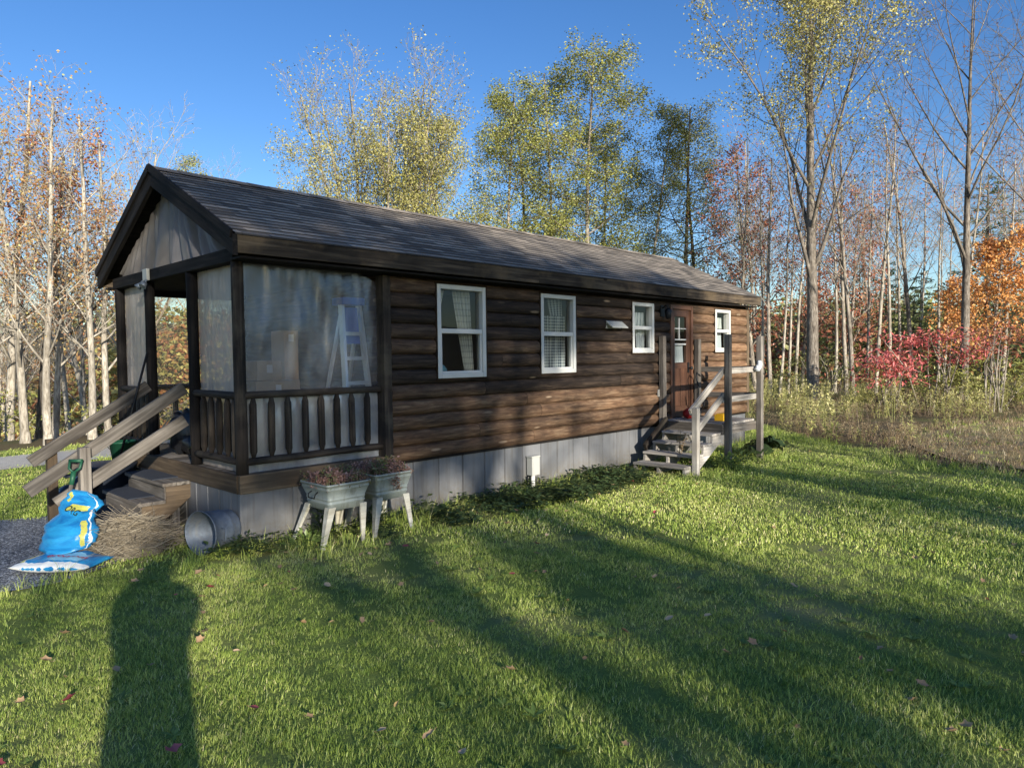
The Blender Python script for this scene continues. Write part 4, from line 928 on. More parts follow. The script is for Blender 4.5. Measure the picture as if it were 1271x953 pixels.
# u: 0 right edge .. 0.5 left edge across the front; flip so that u grows to the right
m.g = [(0.5 - g[0] if i < 29 * 32 else g[0], g[1], g[2]) for i, g in enumerate(m.g)]
for a, b in zip(rings, rings[1:]):
    for k in range(32): m.face((a[k], a[(k + 1) % 32], b[(k + 1) % 32], b[k]), 0.5, True)
m.face(rings[0][::-1], 0.5); m.face(rings[-1], 0.5)
bb1 = m.build('bag_body', M['bag1'], r1)
from mathutils.bvhtree import BVHTree
def print_on(bag, par, txt, size, o, x, y, mt, stretch=1.0):
    off = woff(bag); bv = BVHTree.FromPolygons([v.co + off for v in bag.data.vertices], [tuple(p.vertices) for p in bag.data.polygons])
    cu = bpy.data.curves.new('lettering', 'FONT'); cu.body = txt; cu.size = size; cu.align_x = 'CENTER'; cu.align_y = 'CENTER'; cu.offset = size * 0.02; cu.resolution_u = 4
    tmp = bpy.data.objects.new('lettering_curve', cu); me = bpy.data.meshes.new_from_object(tmp)
    F_ = frame(o, x, y); n = F_.col[2].xyz
    for v in me.vertices:
        q = F_ @ Vector((v.co.x * stretch, v.co.y, 0)); hit = bv.ray_cast(q + n * 0.3, -n)
        v.co = (hit[0] if hit[0] else q) + n * 0.004 - off
    bpy.data.objects.remove(tmp); me.materials.clear(); me.materials.append(mt)
    l = bpy.data.objects.new('lettering', me); col.objects.link(l); l.parent = bag
UPB = Vector((0.25, 0.25, 1))
print_on(bb1, r1, 'ORG', 0.065, (-1.12, 0.84, 0.415), (0.66, -0.66, -0.42), (0.3, 0, 1), M['ink_dark'])
print_on(bb0, r0, 'ecomom', 0.10, bc + by * -0.02 + bx * 0.06 + Vector((0, 0, .1)), bx, by, M['ink_red'])
# ------------------------------------------------------------------ terrain
def sst(a, b, x):
    t = min(1, max(0, (x - a) / (b - a))); return t * t * (3 - 2 * t)
def tz(x, y):
    dl = sst(12.8, 24, y + 0.35 * max(0, x - 3) * 0 + 0.0) * (1 - sst(9, 17, x))
    z = -3.0 * dl
    r = math.hypot(x, y)
    z += sst(60, 190, r) * (9 + 7 * noise.noise((x * 0.012, y * 0.012, 3))) * (0.5 + 0.5 * sst(-10, 60, x))
    z += 0.05 * noise.noise((x * 0.15, y * 0.15, 1)) * sst(9, 16, max(x - 1, y))
    return z
m = MB(); rs_ = [0, 3, 6, 9, 12, 14, 16, 18, 20, 22, 24, 27, 30, 34, 40, 48, 58, 70, 85, 105, 130, 160, 200, 260, 350, 500]; NA = 96
ids = [[m.vert((r * math.cos(6.2832 * k / NA) + 4, r * math.sin(6.2832 * k / NA), tz(r * math.cos(6.2832 * k / NA) + 4, r * math.sin(6.2832 * k / NA)) - 0.03)) for k in range(NA)] for r in rs_[1:]]
c0 = m.vert((4, 0, -0.03))
for k in range(NA): m.face((c0, ids[0][k], ids[0][(k + 1) % NA]), 0.5, True)
for a, b in zip(ids, ids[1:]):
    for k in range(NA): m.face((a[k], b[k], b[(k + 1) % NA], a[(k + 1) % NA]), 0.5, True)
tag(m.build('ground', M['soil']), kind='structure')
def inpoly(x, y, P):
    c = False; j = len(P) - 1
    for i in range(len(P)):
        if (P[i][1] > y) != (P[j][1] > y) and x < (P[j][0] - P[i][0]) * (y - P[i][1]) / (P[j][1] - P[i][1]) + P[i][0]: c = not c
        j = i
    return c
def flat(name, P, z, mt, kind='structure'):
    m = MB(); m.poly([(x, y, z) for x, y in P]); o = m.build(name, M[mt]); tag(o, kind=kind); return o
LAWN = [(-16, -16), (7.6, -16), (8.2, -9), (8.6, -5.0), (9.2, -3.75), (10.5, -1.95), (11.4, -0.9), (12.3, 0.1), (13.4, 1.3), (14.2, 3.4), (13.8, 7.0), (12, 9.5), (3, 10.5), (-1.0, 10.8), (-16, 10.5)]
flat('lawn', LAWN, 0.0, 'turf')
FIELD = [(8.9, -9), (9.3, -5.0), (10.2, -3.4), (11.6, -2.6), (13.6, -2.2), (17, -2.6), (20, -5), (21, -12), (9, -14)]
flat('dry_field', FIELD, 0.004, 'field')
FIELDX = [(8.4, -9), (8.7, -5.0), (9.6, -3.0), (11.0, -2.2), (13.6, -1.6), (17.5, -2.0), (21, -5), (22, -12), (9, -14)]
LAWNX = [(-16, -16), (7.3, -16), (7.9, -9), (8.3, -5.0), (8.9, -3.75), (10.2, -2.2), (11.2, -1.1), (-16, 0)]
GRAV = [(-9, 0.6), (-4, 0.25), (-1.95, 0.22), (-1.65, 0.12), (-1.45, 0.10), (-1.2, 0.2), (-0.95, 0.35), (-0.65, 0.55), (-0.3, 0.9), (-0.05, 1.05), (-0.05, 2.5), (-0.35, 2.9), (-0.95, 3.0), (-1.3, 3.15), (-4, 3.5), (-9, 3.8)]
flat('gravel_path', GRAV, 0.006, 'gravel')
ROAD = [(-14, 7.4), (-4, 7.5), (-0.5, 7.6), (4, 8.1), (9, 8.6), (9, 10.4), (4, 10.0), (-0.5, 9.5), (-4, 9.6), (-14, 9.9)]
flat('gravel_road', ROAD, 0.007, 'road')

# ------------------------------------------------------------------ scattering of uncountable ground growth
def scatter(name, polyfn, bounds, step, protos, density, smin, smax, tilt, dens_fn, seed, kind='stuff', label=None, zfn=None, hfn=None):
    # a sheet of small cells carries the density; clumps are instanced on it
    m = MB(); dens = []; x0, x1, y0, y1 = bounds; nx, ny = int((x1 - x0) / step), int((y1 - y0) / step); vid = {}
    def vv(i, j):
        if (i, j) not in vid:
            x, y = x0 + i * step, y0 + j * step; vid[(i, j)] = m.vert((x, y, zfn(x, y) if zfn else 0.001))
        return vid[(i, j)]
    for i in range(nx):
        for j in range(ny):
            x, y = x0 + (i + 0.5) * step, y0 + (j + 0.5) * step
            if not polyfn(x, y): continue
            d = dens_fn(x, y)
            if d <= 0: continue
            m.face((vv(i, j), vv(i + 1, j), vv(i + 1, j + 1), vv(i, j + 1)), d)
    o = m.build(name, M['turf']); tag(o, label=label, kind=kind)
    ng = bpy.data.node_groups.new(name, 'GeometryNodeTree')
    ng.interface.new_socket('Geometry', in_out='INPUT', socket_type='NodeSocketGeometry'); ng.interface.new_socket('Geometry', in_out='OUTPUT', socket_type='NodeSocketGeometry')
    N = ng.nodes.new; L = ng.links.new
    gi, go = N('NodeGroupInput'), N('NodeGroupOutput')
    at = N('GeometryNodeInputNamedAttribute'); at.data_type = 'FLOAT'; at.inputs['Name'].default_value = 'tint'
    mu = N('ShaderNodeMath'); mu.operation = 'MULTIPLY'; mu.inputs[1].default_value = density; L(at.outputs['Attribute'], mu.inputs[0])
    di = N('GeometryNodeDistributePointsOnFaces'); di.inputs['Seed'].default_value = seed; L(gi.outputs[0], di.inputs['Mesh']); L(mu.outputs[0], di.inputs['Density'])
    jn = N('GeometryNodeJoinGeometry')
    for pr in protos:
        oi = N('GeometryNodeObjectInfo'); oi.inputs['Object'].default_value = pr; oi.inputs['As Instance'].default_value = True; L(oi.outputs['Geometry'], jn.inputs[0])
    ins = N('GeometryNodeInstanceOnPoints'); L(di.outputs['Points'], ins.inputs['Points']); L(jn.outputs[0], ins.inputs['Instance']); ins.inputs['Pick Instance'].default_value = True
    rv_ = N('FunctionNodeRandomValue'); rv_.data_type = 'FLOAT_VECTOR'; rv_.inputs[0].default_value = (-tilt, -tilt, 0); rv_.inputs[1].default_value = (tilt, tilt, 6.2832); rv_.inputs['Seed'].default_value = seed + 1
    L(rv_.outputs[0], ins.inputs['Rotation'])
    rs = N('FunctionNodeRandomValue'); rs.data_type = 'FLOAT'; rs.inputs[2].default_value = smin; rs.inputs[3].default_value = smax; rs.inputs['Seed'].default_value = seed + 2
    nz = N('ShaderNodeTexNoise'); nz.inputs['Scale'].default_value = 0.8; po = N('GeometryNodeInputPosition'); L(po.outputs[0], nz.inputs['Vector'])
    mr = N('ShaderNodeMapRange'); L(nz.outputs[0], mr.inputs[0]); mr.inputs[1].default_value = 0.3; mr.inputs[2].default_value = 0.7; mr.inputs[3].default_value = 0.75; mr.inputs[4].default_value = 1.25
    mm = N('ShaderNodeMath'); mm.operation = 'MULTIPLY'; L(rs.outputs[1], mm.inputs[0]); L(mr.outputs[0], mm.inputs[1]); L(mm.outputs[0], ins.inputs['Scale'])
    L(ins.outputs[0], go.inputs[0])
    md = o.modifiers.new('scatter', 'NODES'); md.node_group = ng
    return o
def proto(mb, name, mt):
    return bpy.data.objects.new(name, mb.mesh(name, M[mt]))
def blade_clump(n, spread, h0, h1, w, lean, name, mt='grass'):
    m = MB()
    for k in range(n):
        a = R.random() * 6.2832; r = spread * math.sqrt(R.random()); p = Vector((r * math.cos(a), r * math.sin(a), -0.004)); h = R.uniform(h0, h1); ww = w * R.uniform(0.7, 1.3)
        b = R.random() * 6.2832; d = Vector((math.cos(b), math.sin(b), 0)) * h * R.uniform(0.1, lean); s = Vector((math.sin(b + 0.4), -math.cos(b + 0.4), 0)) * ww / 2
        t = R.random() if R.random() > 0.06 else 1.6
        v = [m.vert(p - s), m.vert(p + s), m.vert(p + d * 0.35 + Vector((0, 0, h * 0.6)) + s * 0.8), m.vert(p + d * 0.35 + Vector((0, 0, h * 0.6)) - s * 0.8), m.vert(p + d + Vector((0, 0, h)))]
        m.face((v[0], v[1], v[2], v[3]), t, True); m.face((v[3], v[2], v[4]), t, True)
    return proto(m, name, mt)
CX, CY = -2.836, -6.225
HX, HY = 0.719, 0.694                                            # horizontal view direction
GCOV = [(-0.45, -0.22), (0.2, -0.42), (0.9, -0.85), (1.8, -0.92), (3.4, -1.05), (5.1, -1.05), (5.9, -0.6), (5.9, 0.03), (-0.1, 0.03)]
def on_lawn(x, y):
    if not inpoly(x, y, LAWN): return False
    if inpoly(x, y, GRAV) or inpoly(x, y, ROAD): return False
    if -0.05 < x < XE + 0.05 and -0.02 < y < W_ + 0.1: return False
    return True
def ldens(x, y):
    f = (x - CX) * HX + (y - CY) * HY; l = -(x - CX) * HY + (y - CY) * HX
    if f < 0.6 or abs(l) > 2.2 + f * 0.82: return 0
    d = math.hypot(f, l)
    k = 1.0 if d < 4.5 else max(0.14, (4.5 / d) ** 1.35)
    if inpoly(x, y, GCOV): k *= 0.22
    k *= max(0.12, 0.85 + 1.0 * noise.noise((x * 0.8, y * 0.8, 4)) + 0.6 * noise.noise((x * 2.3, y * 2.3, 11)))
    return max(k, 0.02)
g_near = [blade_clump(28, 0.06, 0.013, 0.037, 0.0028, 1.2, 'grass_tuft_%s' % 'abc'[i]) for i in range(3)]
def split_d(lo, hi):
    def f(x, y):
        d = math.hypot(x - CX, y - CY); return ldens(x, y) if lo <= d < hi else 0
    return f
scatter('lawn_grass', on_lawn, (-8, 3.5, -7.5, 2), 0.25, g_near, 520, 0.7, 1.2, 0.25, split_d(0, 6.6), 3, label='short green mown lawn grass in front of the cabin')
g_far = [blade_clump(40, 0.22, 0.012, 0.036, 0.0065, 1.3, 'far_tuft_%s' % 'abc'[i]) for i in range(3)]
scatter('lawn_grass', on_lawn, (-10, 15, -13, 11), 0.5, g_far, 300, 0.8, 1.2, 0.2, split_d(6.6, 60), 5, label='short green mown lawn grass farther from the camera and beyond the cabin ends')
def rosette():
    m = MB()
    for k in range(9):
        a = R.random() * 6.2832; leaf(m, (0, 0, 0.008), (math.cos(a), math.sin(a), R.uniform(0.1, 0.5)), R.uniform(0.03, 0.06), R.uniform(0.016, 0.028), R.random(), 0.12)
    return proto(m, 'lawn_weed', 'lf_lime')
scatter('lawn_weeds', on_lawn, (-8, 9, -7.5, 2), 0.5, [rosette(), rosette()], 8, 0.6, 1.3, 0.2, lambda x, y: (1.0 if 0 < ldens(x, y) else 0) * max(0, 0.4 + 1.6 * noise.noise((x * 0.9, y * 0.9, 21))), 41, label='small broad leaved weeds scattered through the mown lawn')
g_long = [blade_clump(16, 0.06, 0.08, 0.19, 0.006, 0.9, 'long_tuft_%s' % 'ab'[i]) for i in range(2)]
def long_d(x, y):
    e = 0
    if -0.3 < y + 0.32 * 0 < -0.0 and -0.2 < x < 10.5: e = 0.8
    for px, py in ((6.1, -1.25), (7.1, -1.3), (8.2, -1.3), (0.45, -0.7), (0.9, -0.7), (1.5, -0.7), (-0.3, -0.2), (0.2, -0.25), (-0.5, -0.05), (-1.35, 0.1), (-1.6, 0.2)):
        if math.hypot(x - px, y - py) < 0.3: e = 1.0
    if 8.5 < x < 13.6 and not inpoly(x + 0.75, y - 0.2, LAWN): e = 1.0
    return e
scatter('long_grass', on_lawn, (-2.5, 14.5, -8, 4), 0.2, g_long, 38, 0.5, 1.0, 0.3, long_d, 9, label='longer uncut grass along the cabin base and the meadow edge')
# ground cover by the skirting
def gc_proto(i):
    m = MB()
    for k in range(34):
        a = R.random() * 6.2832; r = 0.13 * math.sqrt(R.random()); h = R.uniform(0.02, 0.10)
        leaf(m, (r * math.cos(a), r * math.sin(a), h), rdir(-0.2, 0.35), R.uniform(0.04, 0.075), R.uniform(0.03, 0.05), R.random(), 0.15)
    return proto(m, 'ground_cover_clump', 'lf_ground')
gcp = [gc_proto(i) for i in range(3)]
def gcd(x, y): 
    return max(0.0, 0.75 + 1.3 * noise.noise((x * 1.1, y * 1.6, 2))) * (1.0 if x > 1.7 else 0.5)
scatter('ground_cover', lambda x, y: inpoly(x, y, GCOV), (-0.5, 6.2, -1.2, 0.1), 0.12, gcp, 46, 0.7, 1.35, 0.3, gcd, 14, label='low dark green ground cover along the grey skirting')
# meadow weeds
def stalk(h, leafn, mt, top, spread, lw):
    m = MB()
    for s in range(3):
        b = Vector((R.uniform(-0.07, 0.07), R.uniform(-0.07, 0.07), -0.02)); tp = b + Vector((R.uniform(-0.12, 0.12), R.uniform(-0.12, 0.12), h * R.uniform(0.75, 1.1)))
        m.tube([b, (b + tp) / 2 + Vector((R.uniform(-.02, .02), R.uniform(-.02, .02), 0)), tp], [0.005, 0.004, 0.002], 3, 0.2, False)
        for k in range(leafn):
            f = R.uniform(0.18, 1.0); p = b.lerp(tp, f) + rdir(-0.2, 0.2) * 0.02; d = rdir(-0.5, 0.7)
            leaf(m, p, d, lw * (1.25 - 0.6 * f) * R.uniform(0.7, 1.2), lw * 0.28, min(1, R.random() * 0.6 + f * 0.35), 0.1)
        for k in range(top):
            leaf(m, tp + rdir(-0.8, 0.4) * R.uniform(0.01, spread), rdir(-0.3, 1), lw * 0.45, lw * 0.22, R.uniform(0.6, 1.0), 0.1)
    return proto(m, 'weed_stalk', mt)
wd = [stalk(0.62, 26, 'lf_weed', 12, 0.10, 0.12), stalk(0.82, 30, 'lf_weed', 16, 0.12, 0.12), stalk(0.45, 22, 'lf_weed', 10, 0.08, 0.11)]
dd = [stalk(0.36, 12, 'lf_dry', 16, 0.08, 0.06), stalk(0.52, 14, 'lf_dry', 20, 0.10, 0.06), stalk(0.27, 10, 'lf_dry', 14, 0.08, 0.06)]
def meadow(x, y):
    if inpoly(x, y, LAWN): return False
    return 8 < x < 34 and -12 < y < 14 and not (x < 14 and y > 8)
def fieldy(x, y): return inpoly(x, y, FIELD)
def gdens(x, y):
    if fieldy(x, y): return 0
    n = 0.5 + 1.5 * noise.noise((x * 0.45, y * 0.45, 8)); e = sst(8.6, 12.5, x + 0.35 * y - 0)
    k = sst(-4.5, -0.5, y + 0.10 * (x - 12)) * 0.8 + 0.2
    if x > 24: k *= 0.6
    return max(0, n) * (1.0 if x < 26 else 0.5) * k
def ddens(x, y):
    n = 0.5 + 0.9 * noise.noise((x * 0.3, y * 0.3, 28)); edge = 0.0
    if fieldy(x, y): return 0.05 if x > 11.5 else 0.15
    n *= 0.8; d = min(math.hypot(x - ex, y - ey) for ex, ey in ((9.8, -2.9), (10.6, -1.8), (11.4, -0.8), (12.3, 0.2), (13.4, 1.3), (11.6, -2.2), (12.8, -1.6), (14, -1.8)))
    return max(0, n) * (1.6 if d < 1.3 else 0.45)
scatter('meadow_weeds', meadow, (8, 34, -12, 14), 0.5, wd, 5.0, 0.4, 1.25, 0.2, gdens, 21, label='yellow green meadow weeds between the lawn and the trees', zfn=tz)
scatter('dry_weeds', meadow, (8, 30, -12, 12), 0.5, dd, 15.0, 0.6, 1.2, 0.25, ddens, 25, label='brown dry weeds along the far edge of the lawn', zfn=tz)

g_dry = [blade_clump(22, 0.14, 0.04, 0.13, 0.008, 1.2, 'dry_tuft_%s' % 'ab'[i], 'lf_dry') for i in range(2)] + [blade_clump(18, 0.12, 0.03, 0.09, 0.008, 1.2, 'field_tuft', 'grass')]
scatter('field_grass', lambda x, y: inpoly(x, y, FIELDX) and not inpoly(x, y, LAWNX), (8, 23, -14, 0), 0.4, g_dry, 45, 0.5, 1.1, 0.3, lambda x, y: max(0.1, 0.6 + 0.8 * noise.noise((x * 0.6, y * 0.6, 3))), 33, label='short dry tan grass on the cut patch right of the lawn')
# single plants by the base
def bush(x, y, h, r, n, L, mt, label, cat='plant', group=None, name='leafy_plant'):
    m = MB()
    for k in range(n):
        d = rdir(0, 1); q = R.random() ** 0.5; p = Vector((x + d.x * r * q, y + d.y * r * q, 0.02 + h * abs(d.z) * R.uniform(0.3, 1)))
        leaf(m, p, Vector((d.x, d.y, R.uniform(-0.2, 0.7))), L * R.uniform(0.6, 1.2), L * R.uniform(0.35, 0.6), R.random(), 0.15)
    for k in range(max(4, n // 14)):
        d = rdir(0.2, 1); m.tube([(x, y, -0.02), (x + d.x * r * 0.5, y + d.y * r * 0.5, h * 0.5), (x + d.x * r * 0.9, y + d.y * r * 0.9, h * 0.8)], [0.004, 0.003, 0.002], 3, 0.2, False)
    return solo(m, name, M[mt], label, cat, group)
bush(0.36, -0.52, 0.17, 0.24, 170, 0.06, 'lf_lime', 'bright lime green plant at the left legs of the nearer wash tub')
bush(0.72, -0.25, 0.34, 0.17, 130, 0.07, 'lf_ground', 'dark green plant growing up under the nearer wash tub')
bush(1.30, -0.26, 0.22, 0.2, 120, 0.065, 'lf_ground', 'dark green plant under the second wash tub')
bush(-0.05, -0.20, 0.16, 0.22, 130, 0.06, 'lf_ground', 'green weeds in front of the metal tub and porch corner')
bush(6.9, -1.35, 0.22, 0.25, 190, 0.08, 'lf_lime', 'green plant between the landing posts')
bush(7.6, -1.2, 0.25, 0.35, 150, 0.08, 'lf_ground', 'mixed green plants under the side landing')
m = MB()
for k in range(26):
    a = R.random() * 6.2832; r = R.uniform(0.08, 0.42); b = Vector((8.55, -1.15, 0)); p = b + Vector((math.cos(a) * r, math.sin(a) * r, R.uniform(0.10, 0.26))); n_ = Vector((math.cos(a) * 0.5, math.sin(a) * 0.5, 0.8)).normalized()
    m.tube([b, b.lerp(p, 0.6) + Vector((0, 0, 0.05)), p], [0.007, 0.006, 0.005], 4, 0.6, False)
    s = R.uniform(0.09, 0.15); u1 = n_.orthogonal().normalized(); u2 = n_.cross(u1); c = m.vert(p); rg = [m.vert(p + (u1 * math.cos(q * 0.785) + u2 * math.sin(q * 0.785)) * s * (1 + 0.15 * math.sin(q * 2.4)) + n_ * (0.03 if q % 2 else -0.01)) for q in range(8)]
    t_ = R.uniform(0.35, 0.7)
    for q in range(8): m.face((c, rg[q], rg[(q + 1) % 8]), t_, True)
solo(m, 'broadleaf_plant', M['lf_ground'], 'low plant with big round green leaves at the right post of the side landing', 'plant')
m = MB()
b = Vector((6.3, -0.85, 0.14))
for s in range(3):
    tp = b + Vector((R.uniform(-.08, .12), R.uniform(-.1, .1), R.uniform(0.35, 0.5))); m.tube([b, (b + tp) / 2, tp], 0.004, 3, 0.2, False)
    for k in range(16): leaf(m, b.lerp(tp, R.uniform(0.3, 1)), rdir(-.4, .6), 0.06, 0.035, R.random())
solo(m, 'stray_weed', M['lf_dry'], 'thin weed growing up through the lower treads of the side stairs', 'plant')

# fallen leaves
def dead_leaf(i):
    m = MB(); L = R.uniform(0.035, 0.07); w = L * R.uniform(0.55, 0.85); cu = R.uniform(0.2, 0.8); nn = 10; t_ = R.random(); c = m.vert((0, 0, 0.004)); rg = []
    for k in range(nn):
        a = 6.2832 * k / nn; f = 1.0 + 0.20 * math.cos(a * 5 + i) + 0.1 * math.cos(a * 2 + i); x, y = math.cos(a) * L * 0.5 * f, math.sin(a) * w * 0.5 * f; rg.append(m.vert((x, y, 0.004 + cu * (abs(y) * 0.9 + x * x * 6) + R.uniform(0, 0.006))))
    for k in range(nn): m.face((c, rg[k], rg[(k + 1) % nn]), t_, True)
    m.tube([(-L * 0.5, 0, 0.004), (-L * 0.8, 0.006, 0.012)], 0.0012, 3, 0.2, False)
    return m
kinds = [('lf_tan', 'curled tan dead leaf lying on the mown lawn', 'tan leaves fallen on the lawn'), ('lf_tan', 'curled tan dead leaf lying on the mown lawn', 'tan leaves fallen on the lawn'), ('lf_orange', 'small orange brown leaf lying on the mown lawn', 'orange brown leaves fallen on the lawn'), ('lf_red', 'small red maple leaf lying on the mown lawn', 'red leaves fallen on the lawn')]
lp_ = [[dead_leaf(i).mesh('fallen_leaf', M[k[0]]) for i in range(4)] for k in kinds]
RL = random.Random(5); nl = 0
while nl < 290:
    f = 1.6 + 11 * RL.random() ** 1.9; l = RL.uniform(-1, 1) * (0.4 + f * 0.76); x, y = CX + HX * f - HY * l, CY + HY * f + HX * l
    if not on_lawn(x, y) or inpoly(x, y, GCOV): continue
    if RL.random() < 0.16: x, y = RL.uniform(-1.2, 6.0), -0.25 - abs(RL.gauss(0, 0.55)) - (0.5 if x > 0.4 else 0)
    if not on_lawn(x, y): continue
    k = 0 if RL.random() < 0.8 else (2 if RL.random() < 0.7 else 3)
    o = bpy.data.objects.new('fallen_leaf', RL.choice(lp_[k])); col.objects.link(o); o.location = (x, y, RL.uniform(0.014, 0.036)); o.rotation_euler = (RL.uniform(-.5, .5), RL.uniform(-.5, .5), RL.uniform(0, 6.28)); s = RL.uniform(0.75, 1.25); o.scale = (s, s, s)
    tag(o, kinds[k][1], 'leaf', kinds[k][2]); nl += 1
# ------------------------------------------------------------------ trees
class P: pass
def params(**k):
    p = P(); p.n = [16, 5, 3]; p.t0 = [0.35, 0.25, 0.2]; p.ang = [50, 42, 40]; p.ratio = [0.32, 0.45, 0.5]; p.up = [0.02, 0.05, 0.03, 0.0]; p.jit = [0.05, 0.12, 0.18, 0.22]
    p.rr = [0.42, 0.5, 0.55]; p.maxl = 3; p.lvl_trunk = 1; p.leaf_lvl = 2; p.leaves = 3; p.ls = 0.10; p.lo = 0.14; p.leaf_fn = lambda q, H: 1.0; p.stems = 1; p.spread = 0.1; p.taper = 0.25; p.shape = lambda t: 1 - 0.55 * t; p.mt = ('bark_grey', 'lf_orange'); p.droop = 0.0; p.minr = 0.006; p.sides = [8, 5, 3, 3]; p.lean = 0.03; p.flatl = False
    for a, b in k.items(): setattr(p, a, b)
    return p
def tree_mesh(name, seed, H, r0, p):
    rg = random.Random(seed); tk, cr = MB(), MB()
    def rnd3(): return Vector((rg.gauss(0, 1), rg.gauss(0, 1), rg.gauss(0, 1)))
    def leafq(q, s, t):
        d = rnd3(); d.z = d.z * (0.35 if p.flatl else 1) - p.droop; 
        cr.m = 1; leaf(cr, q, d, s, s * 0.7, t, 0.12, rg.uniform(-1.2, 1.2)); cr.m = 0
    def grow(b, d, L, r, lvl):
        ns = (9, 6, 4, 3)[lvl]; pts = [b.copy()]; rs = [r]; q = b.copy(); d = d.normalized(); st = L / ns
        for i in range(ns):
            d = (d + rnd3() * p.jit[lvl] * 0.6 + Vector((0, 0, p.up[lvl]))).normalized(); q = q + d * st; pts.append(q.copy()); f = (i + 1) / ns; rs.append(max(p.minr * 0.6, r * (1 - f * (1 - p.taper))))
        tg = tk if lvl <= p.lvl_trunk else cr
        tg.m = 0; tg.tube(pts, rs, p.sides[lvl], rg.random(), False)
        def at(t):
            x = t * ns; i = min(int(x), ns - 1); k = x - i; return pts[i].lerp(pts[i + 1], k), (pts[i + 1] - pts[i]).normalized(), rs[i] + (rs[i + 1] - rs[i]) * k
        if lvl >= p.leaf_lvl:
            cs = [at(rg.uniform(0.35, 1.0))[0] + rnd3() * p.lo * 0.4 for k in range(2)]
            for k in range(p.leaves):
                c = rg.choice(cs) + rnd3() * p.lo * 0.55
                if rg.random() < p.leaf_fn(c, H): leafq(c, p.ls * rg.uniform(0.7, 1.3), min(1, max(0, rg.gauss(0.5, 0.25))))
        if lvl < p.maxl:
            n = p.n[lvl]; az = rg.random() * 6.28
            for k in range(n):
                t = p.t0[lvl] + (0.98 - p.t0[lvl]) * (k + rg.random() * 0.8) / n
                c, dd, rr_ = at(min(t, 0.99)); az += 2.4 + rg.uniform(-0.5, 0.5); a = rad(p.ang[lvl] * rg.uniform(0.75, 1.25))
                e1 = dd.orthogonal().normalized(); e2 = dd.cross(e1); sd = e1 * math.cos(az) + e2 * math.sin(az)
                nd = dd * math.cos(a) + sd * math.sin(a)
                ln = L * p.ratio[lvl] * (p.shape((t - p.t0[0]) / (1 - p.t0[0])) if lvl == 0 else 1 - 0.4 * t) * rg.uniform(0.75, 1.25)
                grow(c, nd, ln, max(p.minr, min(rr_ * 0.85, rr_ * p.rr[lvl] * (0.8 + 0.4 * rg.random()))), lvl + 1)
    for s in range(p.stems):
        a = 6.28 * s / p.stems + rg.random(); k = 0.0 if p.stems == 1 else p.spread * rg.uniform(0.5, 1.2)
        b = Vector((math.cos(a), math.sin(a), 0)) * (0.0 if p.stems == 1 else r0 * 0.9 + 0.1 * k); b.z = -0.25
        d = Vector((math.cos(a) * k + rg.gauss(0, p.lean), math.sin(a) * k + rg.gauss(0, p.lean), 1))
        if s == 0 or p.stems <= 2 or True:                          # flare at the foot
            tk.tube([b, b + d.normalized() * 0.5], [r0 * 1.45, r0 * 1.02], p.sides[0], 0.4, False)
        grow(b, d, (H + 0.25) * (1 if s == 0 else rg.uniform(0.82, 1.0)), r0 * (1 if s == 0 else rg.uniform(0.75, 1)), 0)
    return tk.mesh(name + '_trunk', M[p.mt[0]]), cr.mesh(name + '_crown', [M[p.mt[0]], M[p.mt[1]]])
def plant_tree(name, label, x, y, meshes, rz=0.0, s=1.0, group=None, z=None, sxy=None, cat='tree'):
    o = thing(name, label, cat, (x, y, (tz(x, y) if z is None else z)), group, rz); sx = s if sxy is None else sxy; o.scale = (sx, sx, s)
    for nm, me in zip(('trunk', 'crown'), meshes):
        c = bpy.data.objects.new(nm, me); col.objects.link(c); c.parent = o
    return o
up_only = lambda lo, hi: (lambda q, H: sst(lo, hi, q.z / H))
# left edge of the clearing: pale slim trunks with sparse orange leaves
birch = [tree_mesh('slim_maple', 40 + i, 9.0, 0.105, params(n=[18, 7, 3], t0=[0.22, 0.25, 0.2], ang=[48, 45, 40], ratio=[0.30, 0.5, 0.5], leaves=(7, 8, 5)[i], ls=0.068, lo=0.19, mt=('bark_pale', 'lf_orange'), minr=0.004, lean=0.06, leaf_fn=lambda q, H: 0.8 if q.z < 0.8 * H else 0.3)) for i in range(3)]
bareb = [tree_mesh('bare_slim', 50 + i, 10.0, 0.10, params(n=[18, 8, 4], t0=[0.3, 0.2, 0.2], ang=[32, 35, 35], ratio=[0.36, 0.5, 0.5], leaves=1, ls=0.08, lo=0.1, mt=('bark_pale', 'lf_gold'), minr=0.005, leaf_fn=lambda q, H: 0.22)) for i in range(2)]
LT = [(28, .77, 12.37, 8.7, 'b0', 'pale slim tree with orange leaves, left of the leaning pale trunk at the left edge'), (57, 1.01, 11.41, 8.2, 'b1', 'pale leaning tree with orange leaves behind the step handrail post'),
      (46, 1.49, 14.51, 8.0, 'd', 'dark trunked tree between the two pale orange trees at the left edge'), (64, 1.48, 13.08, 8.0, 'b2', 'thin pale tree just right of the leaning pale trunk at left'),
      (112, 1.97, 11.86, 8.2, 'b1', 'pale trunked orange tree seen above the handrails beside the small shed'), (132, 2.54, 12.7, 7.9, 'b0', 'pale slim orange tree close to the left post of the porch'),
      (8, 1.07, 15.67, 10.1, 'b2', 'tallest orange leaved tree at the left edge of the photo'), (-22, .25, 13.64, 9, 'b0', 'orange slim tree just outside the left group'), (88, 3.91, 21.37, 11.2, 'n0', 'tall bare pale tree behind the orange trees at left'),
      (160, 5.3, 19.94, 10.6, 'n1', 'tall bare twiggy tree rising just left of the porch gable'), (120, 4.6, 22.0, 10.8, 'n1', 'bare twiggy tree between the orange trees and the porch gable'), (100, 5.89, 27.98, 10.4, 'b2', 'orange tree farther back down the slope at left'), (-70, .09, 18.12, 10.8, 'n0', 'bare tree beyond the left orange group')]
